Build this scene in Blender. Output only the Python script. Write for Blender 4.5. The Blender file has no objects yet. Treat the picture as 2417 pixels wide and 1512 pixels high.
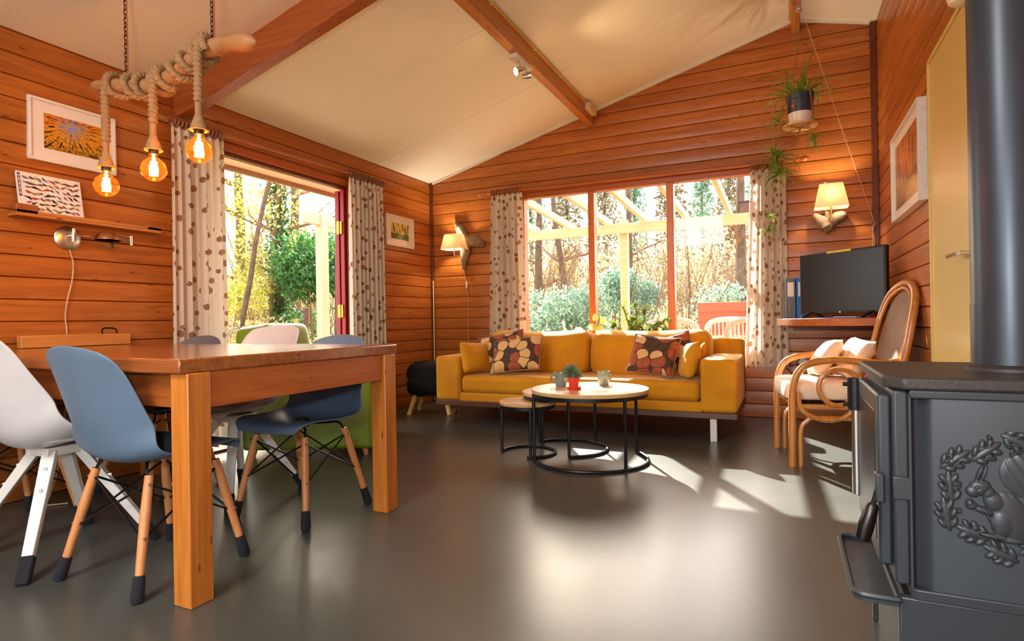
import bpy, bmesh, math, random
import numpy as np
from mathutils import Vector, Matrix, noise as mnoise
R = math.radians
scn = bpy.context.scene
col = scn.collection

# ------------------------------------------------------------------ camera
cam_d = bpy.data.cameras.new('camera'); cam = bpy.data.objects.new('camera', cam_d); col.objects.link(cam)
cam_d.sensor_fit = 'HORIZONTAL'; cam_d.sensor_width = 36; cam_d.lens = 36 * 1387.34 / 2417
cam_d.clip_start = .02; cam_d.clip_end = 400
YAW, PITCH, ROLL = .437653658, .000290813747, -.0170263126
fw = Vector((-math.sin(YAW) * math.cos(PITCH), math.cos(YAW) * math.cos(PITCH), math.sin(PITCH)))
r0 = Vector((math.cos(YAW), math.sin(YAW), 0)); u0 = r0.cross(fw)
rt = math.cos(ROLL) * r0 + math.sin(ROLL) * u0; up = rt.cross(fw)
CAM = Vector((3.533, -5.495, .87))
cam.matrix_world = Matrix(((rt.x, up.x, -fw.x, CAM.x), (rt.y, up.y, -fw.y, CAM.y), (rt.z, up.z, -fw.z, CAM.z), (0, 0, 0, 1)))
scn.camera = cam

# ------------------------------------------------------------------ sky, sun, lamps
SUN_DIR = Vector((.517 * .836, -.856 * .836, -.549))        # direction the light travels
world = bpy.data.worlds.new('sky'); scn.world = world; world.use_nodes = True
nt = world.node_tree; nt.nodes.clear()
wo = nt.nodes.new('ShaderNodeOutputWorld'); bg = nt.nodes.new('ShaderNodeBackground')
sky = nt.nodes.new('ShaderNodeTexSky'); sky.sky_type = 'NISHITA'; sky.sun_disc = False
sky.sun_elevation = R(33.3); sky.sun_rotation = math.atan2(-SUN_DIR.x, -SUN_DIR.y)
sky.air_density = 1; sky.dust_density = 4; sky.ozone_density = .6
mx = nt.nodes.new('ShaderNodeMix'); mx.data_type = 'RGBA'; mx.inputs[0].default_value = .45
mx.inputs[7].default_value = (6.3, 6.1, 5.8, 1)
nt.links.new(sky.outputs[0], mx.inputs[6]); nt.links.new(mx.outputs[2], bg.inputs[0])
bg.inputs[1].default_value = .95
nt.links.new(bg.outputs[0], wo.inputs[0])
def lamp(name, kind, loc, power, color=(1, 1, 1), size=.1, direction=None, **k):
    d = bpy.data.lights.new(name, kind); o = bpy.data.objects.new(name, d); col.objects.link(o)
    o.location = loc; d.energy = power; d.color = color
    if kind in ('POINT', 'SPOT'): d.shadow_soft_size = size
    if kind == 'AREA': d.size = size
    for a, b in k.items(): setattr(d, a, b)
    if direction is not None: o.rotation_euler = Vector(direction).to_track_quat('-Z', 'Y').to_euler()
    return o
sun = lamp('sun', 'SUN', (-6, 10, 9), 34, (1, .95, .86), direction=SUN_DIR); sun.data.angle = R(.6)
# the photographer's flash, held a little above and left of the lens
lamp('camera_flash', 'POINT', CAM + rt * -.14 + up * .18 - fw * .08, 68, (.95, .98, 1), .05)
# added fill lamp in the rear half of the room, behind the photographer
lamp('rear_fill_light', 'AREA', (2.0, -6.4, 2.55), 85, (1, .93, .84), .9, (0.0, .55, -1))
scn.view_settings.view_transform = 'Standard'; scn.view_settings.look = 'None'
scn.view_settings.exposure = 0; scn.view_settings.gamma = 1
scn.cycles.use_denoising = True
scn.cycles.max_bounces = 10; scn.cycles.diffuse_bounces = 5; scn.cycles.transparent_max_bounces = 24
scn.cycles.sample_clamp_indirect = 6; scn.cycles.caustics_reflective = False; scn.cycles.caustics_refractive = False
# ------------------------------------------------------------------ helpers
def catmull(P, n=6, closed=False):
    P = [Vector(p) for p in P]; out = []; m = len(P)
    for i in range(m if closed else m - 1):
        a = P[(i - 1) % m] if closed or i > 0 else P[0] * 2 - P[1]
        b = P[i]; c = P[(i + 1) % m]
        d = P[(i + 2) % m] if closed or i + 2 < m else P[-1] * 2 - P[-2]
        for k in range(n):
            t = k / n
            out.append(.5 * ((2 * b) + (c - a) * t + (2 * a - 5 * b + 4 * c - d) * t * t + (3 * b - a - 3 * c + d) * t ** 3))
    if not closed: out.append(P[-1].copy())
    return out
OFF = {}                       # things whose parts are written in room coordinates
class MB:
    def __init__(s): s.v = []; s.f = []; s.uv = None; s.mi = []; s.cur = 0
    def add(s, vs, fs):
        n = len(s.v); s.v += [tuple(v) for v in vs]; s.f += [tuple(i + n for i in f) for f in fs]; s.mi += [s.cur] * len(fs)
        return s
    def box(s, lo, hi):
        x, y, z = lo; X, Y, Z = hi
        return s.add([(x, y, z), (X, y, z), (X, Y, z), (x, Y, z), (x, y, Z), (X, y, Z), (X, Y, Z), (x, Y, Z)],
                     [(3, 2, 1, 0), (4, 5, 6, 7), (0, 1, 5, 4), (1, 2, 6, 5), (2, 3, 7, 6), (3, 0, 4, 7)])
    def cbox(s, c, d): return s.box([a - b / 2 for a, b in zip(c, d)], [a + b / 2 for a, b in zip(c, d)])
    def bar(s, p0, p1, w, h, w1=None, h1=None, side=None):
        p0 = Vector(p0); p1 = Vector(p1); d = (p1 - p0).normalized()
        sd = Vector(side) if side else d.cross(Vector((0, 0, 1)))
        if sd.length < 1e-4: sd = Vector((1, 0, 0))
        sd = (sd - d * sd.dot(d)).normalized(); u = sd.cross(d)
        w1 = w if w1 is None else w1; h1 = h if h1 is None else h1
        q = [p0 + sd * a * w / 2 + u * b * h / 2 for a, b in ((-1, -1), (1, -1), (1, 1), (-1, 1))] + \
            [p1 + sd * a * w1 / 2 + u * b * h1 / 2 for a, b in ((-1, -1), (1, -1), (1, 1), (-1, 1))]
        return s.add(q, [(3, 2, 1, 0), (4, 5, 6, 7), (0, 1, 5, 4), (1, 2, 6, 5), (2, 3, 7, 6), (3, 0, 4, 7)])
    def tube(s, pts, r, n=8, closed=False, twist=0, prof=None):
        pts = [Vector(p) for p in pts]; m = len(pts)
        rr = r if isinstance(r, (list, tuple)) else [r] * m
        T = []
        for i in range(m):
            a = pts[(i - 1) % m] if closed or i else pts[0]; b = pts[(i + 1) % m] if closed or i < m - 1 else pts[-1]
            t = (b - a); T.append(t.normalized() if t.length > 1e-9 else Vector((0, 0, 1)))
        u = T[0].cross(Vector((0, 0, 1)))
        if u.length < .05: u = T[0].cross(Vector((0, 1, 0)))
        u.normalize(); vs = []; acc = 0
        for i in range(m):
            if i:
                ax = T[i - 1].cross(T[i])
                if ax.length > 1e-7: u = Matrix.Rotation(T[i - 1].angle(T[i]), 3, ax.normalized()) @ u
                u = (u - T[i] * u.dot(T[i])).normalized(); acc += twist * (pts[i] - pts[i - 1]).length
            w = T[i].cross(u)
            for k in range(n):
                a = 2 * math.pi * k / n
                q = rr[i] * (prof(a + acc) if prof else 1)
                vs.append(pts[i] + (u * math.cos(a) + w * math.sin(a)) * q)
        fs = []
        for i in range(m if closed else m - 1):
            for k in range(n):
                a = i * n + k; b = i * n + (k + 1) % n; c = ((i + 1) % m) * n + (k + 1) % n; d = ((i + 1) % m) * n + k
                fs.append((a, b, c, d))
        if not closed: fs += [tuple(range(n - 1, -1, -1)), tuple((m - 1) * n + k for k in range(n))]
        return s.add(vs, fs)
    def cyl(s, p0, p1, r0, r1=None, n=16): return s.tube([p0, p1], [r0, r0 if r1 is None else r1], n)
    def lathe(s, prof, o=(0, 0, 0), n=28, axis=None):
        M = Vector((0, 0, 1)).rotation_difference(Vector(axis).normalized()).to_matrix() if axis else Matrix.Identity(3)
        o = Vector(o); vs = []; fs = []; m = len(prof)
        for r, z in prof:
            for k in range(n):
                a = 2 * math.pi * k / n; vs.append(o + M @ Vector((r * math.cos(a), r * math.sin(a), z)))
        for i in range(m - 1):
            for k in range(n): fs.append((i * n + k, i * n + (k + 1) % n, (i + 1) * n + (k + 1) % n, (i + 1) * n + k))
        if prof[0][0] > 1e-6: fs.append(tuple(range(n - 1, -1, -1)))
        if prof[-1][0] > 1e-6: fs.append(tuple((m - 1) * n + k for k in range(n)))
        return s.add(vs, fs)
    def prism(s, poly, z0, z1, xf=None):
        n = len(poly); vs = [(a, b, z0) for a, b in poly] + [(a, b, z1) for a, b in poly]
        if xf: vs = [xf(Vector(v)) for v in vs]
        return s.add(vs, [tuple(range(n - 1, -1, -1)), tuple(range(n, 2 * n))] + [(i, (i + 1) % n, n + (i + 1) % n, n + i) for i in range(n)])
    def grid(s, fn, nu, nv, uv=False, closed=False):
        vs = []; n0 = len(s.v)
        for j in range(nv + 1):
            for i in range(nu + 1): vs.append(fn(i / nu, j / nv))
        fs = [(j * (nu + 1) + i, j * (nu + 1) + i + 1, (j + 1) * (nu + 1) + i + 1, (j + 1) * (nu + 1) + i) for j in range(nv) for i in range(nu)]
        if uv:
            s.uv = s.uv or {}
            for j in range(nv + 1):
                for i in range(nu + 1): s.uv[n0 + j * (nu + 1) + i] = (i / nu, j / nv)
        return s.add(vs, fs)
    def ball(s, c, r, n=16, m=10):
        r = r if isinstance(r, (list, tuple)) else (r, r, r)
        n0 = len(s.v)
        vs = []
        for j in range(m + 1):
            t = math.pi * j / m
            for k in range(n):
                a = 2 * math.pi * k / n
                vs.append((c[0] + r[0] * math.sin(t) * math.cos(a), c[1] + r[1] * math.sin(t) * math.sin(a), c[2] - r[2] * math.cos(t)))
        return s.add(vs, [(j * n + k, j * n + (k + 1) % n, (j + 1) * n + (k + 1) % n, (j + 1) * n + k) for j in range(m) for k in range(n)])
    def squad(s, c, h, e=.45, n=28, m=18, fn=None, rot=None):
        c = Vector(c); sp = lambda w, q: math.copysign(abs(w) ** q, w); vs = []
        for j in range(m + 1):
            t = -math.pi / 2 + math.pi * j / m
            for k in range(n):
                a = 2 * math.pi * k / n
                p = Vector((h[0] * sp(math.cos(t), e) * sp(math.cos(a), e), h[1] * sp(math.cos(t), e) * sp(math.sin(a), e), h[2] * sp(math.sin(t), e)))
                if fn: p = fn(p)
                vs.append(c + (rot @ p if rot else p))
        return s.add(vs, [(j * n + k, j * n + (k + 1) % n, (j + 1) * n + (k + 1) % n, (j + 1) * n + k) for j in range(m) for k in range(n)])
    def build(s, name, mat, parent=None, smooth=True, bevel=0, sub=0, solid=0, ang=38, seg=2):
        off = OFF.get(parent.name) if parent else None
        me = bpy.data.meshes.new(name); me.from_pydata([Vector(v) - off for v in s.v] if off else s.v, [], s.f); me.update()
        for m in (mat if isinstance(mat, (list, tuple)) else [mat]): me.materials.append(m)
        if len(me.materials) > 1: me.polygons.foreach_set('material_index', s.mi)
        if s.uv:
            l = me.uv_layers.new(name='UVMap')
            for lo in me.loops: l.data[lo.index].uv = s.uv.get(lo.vertex_index, (0, 0))
        bm = bmesh.new(); bm.from_mesh(me); bmesh.ops.remove_doubles(bm, verts=bm.verts, dist=1e-6); 
        if solid == 0: bmesh.ops.recalc_face_normals(bm, faces=bm.faces)
        bm.to_mesh(me); bm.free()
        if smooth:
            me.polygons.foreach_set('use_smooth', [True] * len(me.polygons)); me.set_sharp_from_angle(angle=R(ang))
        o = bpy.data.objects.new(name, me); col.objects.link(o)
        if parent: o.parent = parent
        if off: OFF[o.name] = off
        if solid: m = o.modifiers.new('thickness', 'SOLIDIFY'); m.thickness = solid; m.offset = 0
        if bevel:
            m = o.modifiers.new('bevel', 'BEVEL'); m.width = bevel; m.segments = seg; m.limit_method = 'ANGLE'; m.angle_limit = R(50)
            if smooth: m.harden_normals = False
        if sub: m = o.modifiers.new('subdivide', 'SUBSURF'); m.levels = sub; m.render_levels = sub
        return o
def tag(o, label, cat, group=None, kind=None):
    o['label'] = label; o['category'] = cat
    if group: o['group'] = group
    if kind: o['kind'] = kind
    return o
def thing(name, label, cat, loc=(0, 0, 0), rz=0, group=None):
    o = bpy.data.objects.new(name, None); o.empty_display_size = .1; col.objects.link(o)
    o.location = loc; o.rotation_euler = (0, 0, rz)
    return tag(o, label, cat, group)
def wthing(name, label, cat, loc, group=None):
    t = thing(name, label, cat, loc, 0, group); OFF[t.name] = Vector(loc); return t
def struct(o): o['kind'] = 'structure'; return o
def sub_label(o, label): o['label'] = label; return o
def copy_tree(o, parent=None):
    c = o.copy(); col.objects.link(c)
    if parent: c.parent = parent
    for ch in [x for x in bpy.data.objects if x.parent == o]: copy_tree(ch, c)
    return c
def again(src, label, loc, rz=0, scale=None):
    c = copy_tree(src); c['label'] = label; c.location = loc; c.rotation_euler = (0, 0, rz)
    if scale: c.scale = scale if isinstance(scale, (tuple, list)) else (scale,) * 3
    return c

# ------------------------------------------------------------------ materials
def srgb(r, g, b):
    f = lambda c: ((c / 255 + .055) / 1.055) ** 2.4 if c > 10 else c / 255 / 12.92
    return (f(r), f(g), f(b), 1)
class NT:
    def __init__(s, name):
        s.m = bpy.data.materials.new(name); s.m.use_nodes = True; s.t = s.m.node_tree; s.t.nodes.clear()
        s.out = s.n('OutputMaterial'); s.b = s.n('BsdfPrincipled'); s.l(s.b.outputs[0], s.out.inputs[0])
    def n(s, k, **kw):
        x = s.t.nodes.new('ShaderNode' + k)
        for a, b in kw.items(): setattr(x, a, b)
        return x
    def l(s, a, b): s.t.links.new(a, b)
    def val(s, x, v):
        if hasattr(v, 'is_output'): s.l(v, x)
        else: x.default_value = v
    def coord(s, which='Object', scale=(1, 1, 1), rot=(0, 0, 0), loc=(0, 0, 0)):
        t = s.n('TexCoord'); m = s.n('Mapping'); s.l(t.outputs[which], m.inputs[0])
        m.inputs['Scale'].default_value = scale; m.inputs['Rotation'].default_value = rot; m.inputs['Location'].default_value = loc
        return m.outputs[0]
    def noise(s, v, scale=5, detail=3, rough=.55, dist=0):
        x = s.n('TexNoise'); s.l(v, x.inputs['Vector']); x.inputs['Scale'].default_value = scale
        x.inputs['Detail'].default_value = detail; x.inputs['Roughness'].default_value = rough; x.inputs['Distortion'].default_value = dist
        return x.outputs[0]
    def voro(s, v, scale=5, feature='F1', rnd=1, dim='3D'):
        x = s.n('TexVoronoi', feature=feature, voronoi_dimensions=dim); s.l(v, x.inputs['Vector']); x.inputs['Scale'].default_value = scale
        x.inputs['Randomness'].default_value = rnd
        return x
    def math(s, op, a, b=0, c=0):
        x = s.n('Math', operation=op)
        for i, q in enumerate((a, b, c)):
            if i < len(x.inputs): s.val(x.inputs[i], q)
        return x.outputs[0]
    def ramp(s, f, *stops, interp='LINEAR'):
        x = s.n('ValToRGB'); s.l(f, x.inputs[0]); cr = x.color_ramp; cr.interpolation = interp
        while len(cr.elements) < len(stops): cr.elements.new(.5)
        for e, (p, c) in zip(cr.elements, stops):
            e.position = p; e.color = c if len(c) == 4 else (*c, 1)
        return x.outputs[0]
    def mix(s, f, a, b, mode='MIX'):
        x = s.n('Mix', data_type='RGBA', blend_type=mode); s.val(x.inputs[0], f); s.val(x.inputs[6], a); s.val(x.inputs[7], b)
        return x.outputs[2]
    def sep(s, v): x = s.n('SeparateXYZ'); s.l(v, x.inputs[0]); return x.outputs
    def comb(s, a, b, c):
        x = s.n('CombineXYZ')
        for i, q in enumerate((a, b, c)): s.val(x.inputs[i], q)
        return x.outputs[0]
    def set(s, **k):
        names = dict(col='Base Color', rough='Roughness', metal='Metallic', spec='Specular IOR Level', coat='Coat Weight', coatr='Coat Roughness',
                     sheen='Sheen Weight', emit='Emission Color', es='Emission Strength', trans='Transmission Weight', ior='IOR', sss='Subsurface Weight', alpha='Alpha', sheent='Sheen Tint')
        for a, b in k.items(): s.val(s.b.inputs[names[a]], b)
        return s
    def bump(s, h, strength=.3, dist=.01):
        x = s.n('Bump'); s.l(h, x.inputs['Height']); x.inputs['Strength'].default_value = strength; x.inputs['Distance'].default_value = dist
        s.l(x.outputs[0], s.b.inputs['Normal']); return s
def plain(name, c, rough=.5, metal=0, var=.12, nscale=30, bump=0, **k):
    t = NT(name); v = t.coord()
    n = t.noise(v, nscale, 3)
    d = tuple(x * (1 - var) for x in c[:3]) + (1,); e = tuple(min(1, x * (1 + var)) for x in c[:3]) + (1,)
    t.set(col=t.ramp(n, (.3, d), (.7, e)), rough=rough, metal=metal, **k)
    if bump: t.bump(n, bump, .004)
    return t.m
def wood(name, c_dark, c_light, grain='x', rough=.4, coat=.0, scale=1, knots=None, boards=None, spec=.5, contrast=1):
    """grain runs along one axis; boards=(axis, width) gives every board its own tone"""
    t = NT(name); g = {'x': (1.3, 22, 22), 'y': (22, 1.3, 22), 'z': (22, 22, 1.3)}[grain]
    v = t.coord(scale=tuple(a * scale for a in g))
    if boards:
        ax, w = boards; raw = t.coord()
        k = t.math('FLOOR', t.math('DIVIDE', t.math('ADD', t.sep(raw)['XYZ'.index(ax)], 10), w))
        off = t.math('MULTIPLY', k, 7.31)
        va = t.n('VectorMath', operation='ADD'); t.l(v, va.inputs[0]); t.l(t.comb(off, off, off), va.inputs[1]); v = va.outputs[0]
    n = t.noise(v, 1.6, 4, .6, .6); n2 = t.noise(v, 5, 2, .5)
    f = t.math('ADD', t.math('MULTIPLY', n, .75), t.math('MULTIPLY', n2, .25))
    c = t.ramp(f, (.5 - .22 / contrast, c_dark), (.5 + .22 / contrast, c_light))
    if boards:
        wn = t.n('TexWhiteNoise', noise_dimensions='1D'); t.l(k, wn.inputs['W'])
        c = t.mix(t.math('MULTIPLY', wn.outputs[0], .32), c, tuple(x * .45 for x in c_dark[:3]) + (1,))
    if knots:
        kv = t.coord(scale={'x': (2.2, 8, 8), 'y': (8, 2.2, 8), 'z': (8, 8, 2.2)}[grain])
        d = t.voro(kv, knots[0]).outputs['Distance']
        c = t.mix(t.math('MULTIPLY', t.math('LESS_THAN', d, knots[1]), .75), c, tuple(x * .35 for x in c_dark[:3]) + (1,))
    t.set(col=c, rough=rough, coat=coat, coatr=.25, spec=spec); t.bump(n2, .12, .003)
    return t.m
MT = {}
PINE_D, PINE_L = srgb(138, 72, 24), srgb(206, 124, 52)
MT['wall_x'] = wood('varnished_pine_boards_along_x', PINE_D, PINE_L, 'x', .32, .0, 1, (2.2, .085), ('Z', .1135), contrast=.85)
MT['wall_y'] = wood('varnished_pine_boards_along_y', PINE_D, PINE_L, 'y', .32, .0, 1, (2.2, .085), ('Z', .1135), contrast=.85)
MT['beam_x'] = wood('beam_pine_x', srgb(124, 64, 28), srgb(172, 98, 46), 'x', .45, 0, 1, (2.5, .09))
MT['beam_y'] = wood('beam_pine_y', srgb(150, 90, 40), srgb(206, 136, 68), 'y', .45, 0, 1, (2.5, .09))
MT['dark_trim'] = wood('dark_brown_trim', srgb(80, 34, 12), srgb(112, 52, 20), 'z', .4)
MT['frame_wood'] = wood('window_frame_wood', srgb(170, 88, 18), srgb(214, 122, 34), 'z', .35)
MT['frame_wood_x'] = wood('window_frame_wood_x', srgb(132, 64, 16), srgb(180, 96, 30), 'x', .35)
MT['table_leg'] = wood('table_leg_pine', srgb(166, 94, 30), srgb(212, 134, 54), 'z', .33, .2, 1, (2.3, .10))
MT['table_rail'] = wood('table_rail_pine_y', srgb(150, 76, 28), srgb(196, 108, 48), 'y', .33, .2, 1, (2.0, .1))
MT['table_rail_x'] = wood('table_rail_pine_x', srgb(130, 66, 26), srgb(176, 96, 42), 'x', .33, .2)
MT['table_top'] = wood('table_top_pine', srgb(116, 60, 28), srgb(170, 98, 50), 'x', .16, .6, 1, (1.6, .09))
MT['oak'] = wood('light_oak', srgb(196, 150, 96), srgb(226, 186, 132), 'x', .3, .2)
MT['dowel'] = wood('beech_dowel', srgb(190, 124, 70), srgb(216, 152, 94), 'z', .42)
MT['plank'] = wood('pale_pine_plank', srgb(176, 108, 44), srgb(212, 148, 74), 'y', .4, 0, 1, (1.4, .07))
MT['pergola'] = wood('pergola_larch', srgb(222, 164, 128), srgb(246, 198, 166), 'x', .6)
MT['red_fence'] = wood('red_brown_fence', srgb(150, 62, 34), srgb(206, 104, 62), 'x', .6, 0, 1, None, ('Z', .135))
MT['deck'] = wood('grey_deck_boards', srgb(140, 120, 96), srgb(180, 160, 132), 'x', .7, 0, 1, None, ('Y', .14))
MT['cane'] = wood('honey_cane', srgb(160, 92, 34), srgb(212, 144, 70), 'z', .28, .4)
MT['drift'] = plain('driftwood', srgb(140, 120, 98), .85, 0, .4, 22, 1.0)
MT['drift_lamp'] = plain('pale_smooth_branch', srgb(162, 116, 72), .6, 0, .15, 14, .2)
MT['rope'] = plain('jute_rope', srgb(148, 114, 76), .85, 0, .15, 60, .5)
MT['bark'] = plain('tree_bark', srgb(96, 78, 60), .9, 0, .35, 9, .6)
MT['bark_ivy'] = plain('mossy_bark', srgb(104, 92, 52), .9, 0, .35, 9, .6)
MT['twig'] = plain('bare_twigs', srgb(128, 100, 74), .9, 0, .25, 9)
MT['white_plastic'] = plain('white_plastic_shell', srgb(206, 205, 206), .38, 0, .02, 30)
MT['white_paint'] = plain('white_painted_wood', srgb(218, 216, 210), .4, 0, .03, 12)
MT['blue_plastic'] = plain('slate_blue_plastic_shell', srgb(92, 116, 140), .48, 0, .03, 30)
MT['grey_plastic'] = plain('warm_grey_plastic_shell', srgb(104, 104, 112), .48, 0, .03, 30)
MT['grey_pad'] = plain('light_grey_pad', srgb(206, 202, 198), .7, 0, .03, 30)
MT['black_wire'] = plain('black_wire', srgb(22, 21, 22), .35, .3)
MT['black_metal'] = plain('black_table_metal', srgb(30, 31, 34), .38, .5)
MT['chrome'] = plain('chrome', (.75, .74, .72, 1), .18, 1, .05)
MT['steel'] = plain('brushed_steel', (.62, .58, .53, 1), .32, 1, .08, 60)
MT['copper'] = plain('warm_brushed_metal', srgb(206, 150, 104), .3, 1, .06, 40)
MT['brass'] = plain('brass_hinge', srgb(212, 168, 70), .3, .9, .1)
MT['felt'] = plain('dark_felt_sock', srgb(26, 28, 36), .95, 0, .3, 160, .4)
def velvet(name, a, b, sh=.35):
    t = NT(name); v = t.coord(); n = t.noise(v, 3.2, 4, .6); n2 = t.noise(v, 240, 1)
    t.set(col=t.mix(t.math('MULTIPLY', n2, .15), t.ramp(n, (.3, a), (.7, b)), a), rough=.75, sheen=sh, spec=.25); t.bump(n2, .15, .001)
    t.b.inputs['Sheen Tint'].default_value = (1, .8, .4, 1); t.b.inputs['Sheen Roughness'].default_value = .4
    return t.m
MT['mustard'] = velvet('mustard_velvet', srgb(188, 122, 8), srgb(214, 150, 18))
MT['plinth'] = wood('dark_walnut', srgb(72, 40, 26), srgb(104, 64, 44), 'x', .4)
MT['green'] = plain('apple_green_leatherette', srgb(124, 152, 34), .34, 0, .06, 8)
MT['fur'] = plain('black_sheepskin', srgb(10, 10, 12), .95, 0, .4, 60)
MT['cushion'] = plain('cream_cotton', srgb(230, 206, 184), .85, 0, .05, 90, .1)
MT['stove'] = plain('grey_black_stove_enamel', srgb(60, 67, 73), .40, .3, .05, 420, .03)
MT['stove_top'] = plain('stove_top_iron', srgb(62, 60, 58), .5, .3, .1, 120, .2)
MT['pipe'] = plain('stovepipe_steel', srgb(58, 66, 76), .36, .5, .08, 8)
MT['black_gloss'] = plain('black_gloss', srgb(5, 5, 6), .3, 0, .1)
MT['black_matt'] = plain('black_matt', srgb(14, 14, 15), .45, 0, .1)
MT['cream_door'] = plain('cream_door_paint', srgb(212, 186, 112), .3, 0, .02, 4)
MT['cream_fit'] = plain('cream_fitting', srgb(226, 206, 164), .4, 0, .03)
MT['white_frame'] = plain('white_picture_frame', srgb(226, 222, 216), .35, 0, .02)
MT['paper'] = plain('white_paper', srgb(232, 226, 222), .6, 0, .01)
MT['red_paint'] = plain('dark_red_door_paint', srgb(150, 16, 24), .35, 0, .06)
MT['white_soffit'] = plain('cream_soffit', srgb(236, 210, 178), .6, 0, .03, 4)
MT['grey_fascia'] = plain('grey_fascia', srgb(170, 152, 130), .7, 0, .08, 6)
MT['blue_card'] = plain('blue_binder', srgb(20, 110, 200), .5, 0, .04)
MT['grey_card'] = plain('grey_binder', srgb(96, 100, 110), .5, 0, .04)
MT['teal_mug'] = plain('grey_green_stoneware', srgb(120, 136, 128), .18, 0, .06, 20, coat=.5)
MT['red_pot'] = plain('red_terracotta', srgb(214, 60, 30), .6, 0, .06)
MT['succulent'] = plain('grey_green_succulent', srgb(120, 142, 112), .55, 0, .25, 20)
MT['navy_pot'] = plain('navy_pot', srgb(48, 58, 76), .4, 0, .05)
MT['white_pot'] = plain('white_pot', srgb(226, 220, 212), .3, 0, .03)
MT['yellow_duct'] = plain('yellowed_duct', srgb(206, 168, 78), .5, 0, .05)
MT['red_cable'] = plain('red_cable', srgb(170, 70, 50), .6)
MT['cord'] = plain('clear_cord', srgb(200, 170, 130), .5)
MT['ground'] = plain('leaf_litter_ground', srgb(150, 118, 80), .95, 0, .35, 3)
MT['rattan_grey'] = plain('grey_outdoor_rattan', srgb(188, 186, 180), .6, 0, .15, 40)
MT['tile_roof'] = plain('roof_felt', srgb(70, 66, 62), .9)
def leafmat(name, a, b, tr=.45, nscale=6):
    t = NT(name); v = t.coord(); n = t.noise(v, nscale, 2); c = t.ramp(n, (.3, a), (.7, b))
    t.set(col=c, rough=.45, spec=.4); tb = t.n('BsdfTranslucent'); t.l(c, tb.inputs[0]); ms = t.n('MixShader'); ms.inputs[0].default_value = tr
    t.l(t.b.outputs[0], ms.inputs[1]); t.l(tb.outputs[0], ms.inputs[2]); t.l(ms.outputs[0], t.out.inputs[0]); return t.m
MT['leaf_green'] = leafmat('rhododendron_leaf', srgb(40, 92, 44), srgb(86, 138, 66), .3)
MT['leaf_blue'] = leafmat('bluish_conifer_leaf', srgb(96, 138, 116), srgb(150, 178, 150), .4)
MT['leaf_lime'] = leafmat('young_yellow_green_leaf', srgb(150, 152, 50), srgb(206, 200, 96), .5)
MT['leaf_pale'] = leafmat('pale_dry_leaf', srgb(176, 160, 96), srgb(224, 208, 150), .5)
MT['leaf_far'] = leafmat('distant_woodland_leaf', srgb(104, 98, 70), srgb(158, 146, 112), .12, 3)
MT['leaf_ivy'] = leafmat('ivy_leaf', srgb(34, 74, 44), srgb(80, 116, 66), .3)
MT['leaf_spider'] = leafmat('spider_plant_leaf', srgb(76, 122, 32), srgb(158, 184, 80), .4, 12)
MT['leaf_jade'] = leafmat('jade_plant_leaf', srgb(62, 100, 36), srgb(120, 150, 66), .35, 20)
MT['leaf_round'] = leafmat('round_leaf', srgb(170, 190, 90), srgb(216, 224, 140), .55, 20)
def shade():
    t = NT('cream_lampshade'); v = t.coord(); n = t.noise(v, 200, 1)
    c = t.ramp(n, (.2, srgb(246, 228, 200)), (.8, srgb(252, 238, 214)))
    t.set(col=c, rough=.9); tb = t.n('BsdfTranslucent'); t.l(c, tb.inputs[0]); ms = t.n('MixShader'); ms.inputs[0].default_value = .72
    t.l(t.b.outputs[0], ms.inputs[1]); t.l(tb.outputs[0], ms.inputs[2]); t.l(ms.outputs[0], t.out.inputs[0]); return t.m
MT['shade'] = shade()
def glow(name, c, s):
    t = NT(name); t.set(col=c, emit=c, es=s, rough=.5); return t.m
MT['filament'] = glow('glowing_filament', (1, .50, .12, 1), 260)
MT['led'] = glow('spot_lens', (1, .62, .24, 1), 60)
MT['bulb_on'] = glow('frosted_bulb', (1, .62, .28, 1), 14)
def thin_glass(name, tint=(1, 1, 1, 1), refl=.06, rough=.0, fr=.5):
    t = NT(name); a = t.n('BsdfTransparent'); a.inputs[0].default_value = tint
    g = t.n('BsdfGlossy'); g.inputs['Roughness'].default_value = rough; g.inputs[0].default_value = (1, 1, 1, 1)
    lw = t.n('LayerWeight'); lw.inputs[0].default_value = .25
    m = t.n('MixShader'); t.l(t.math('MULTIPLY_ADD', lw.outputs['Fresnel'], fr, refl * .3), m.inputs[0])
    t.l(a.outputs[0], m.inputs[1]); t.l(g.outputs[0], m.inputs[2]); t.l(m.outputs[0], t.out.inputs[0]); return t.m
MT['glass'] = thin_glass('window_glass', refl=.02, fr=.10)
def amber():
    t = NT('amber_bulb_glass'); a = t.n('BsdfTransparent'); a.inputs[0].default_value = (1, .62, .24, 1)
    g = t.n('BsdfGlossy'); g.inputs['Roughness'].default_value = .03; lw = t.n('LayerWeight'); lw.inputs[0].default_value = .3
    tl = t.n('BsdfTranslucent'); tl.inputs[0].default_value = (1, .36, .05, 1); m0 = t.n('MixShader'); m0.inputs[0].default_value = .02
    t.l(a.outputs[0], m0.inputs[1]); t.l(tl.outputs[0], m0.inputs[2])
    m = t.n('MixShader'); t.l(t.math('MULTIPLY_ADD', lw.outputs['Fresnel'], .5, .04), m.inputs[0])
    t.l(m0.outputs[0], m.inputs[1]); t.l(g.outputs[0], m.inputs[2]); t.l(m.outputs[0], t.out.inputs[0]); return t.m
MT['bulb_glass'] = amber()
MT['picture_glass'] = thin_glass('picture_glass', (1, 1, 1, 1), .02, .0, .07)
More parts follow.
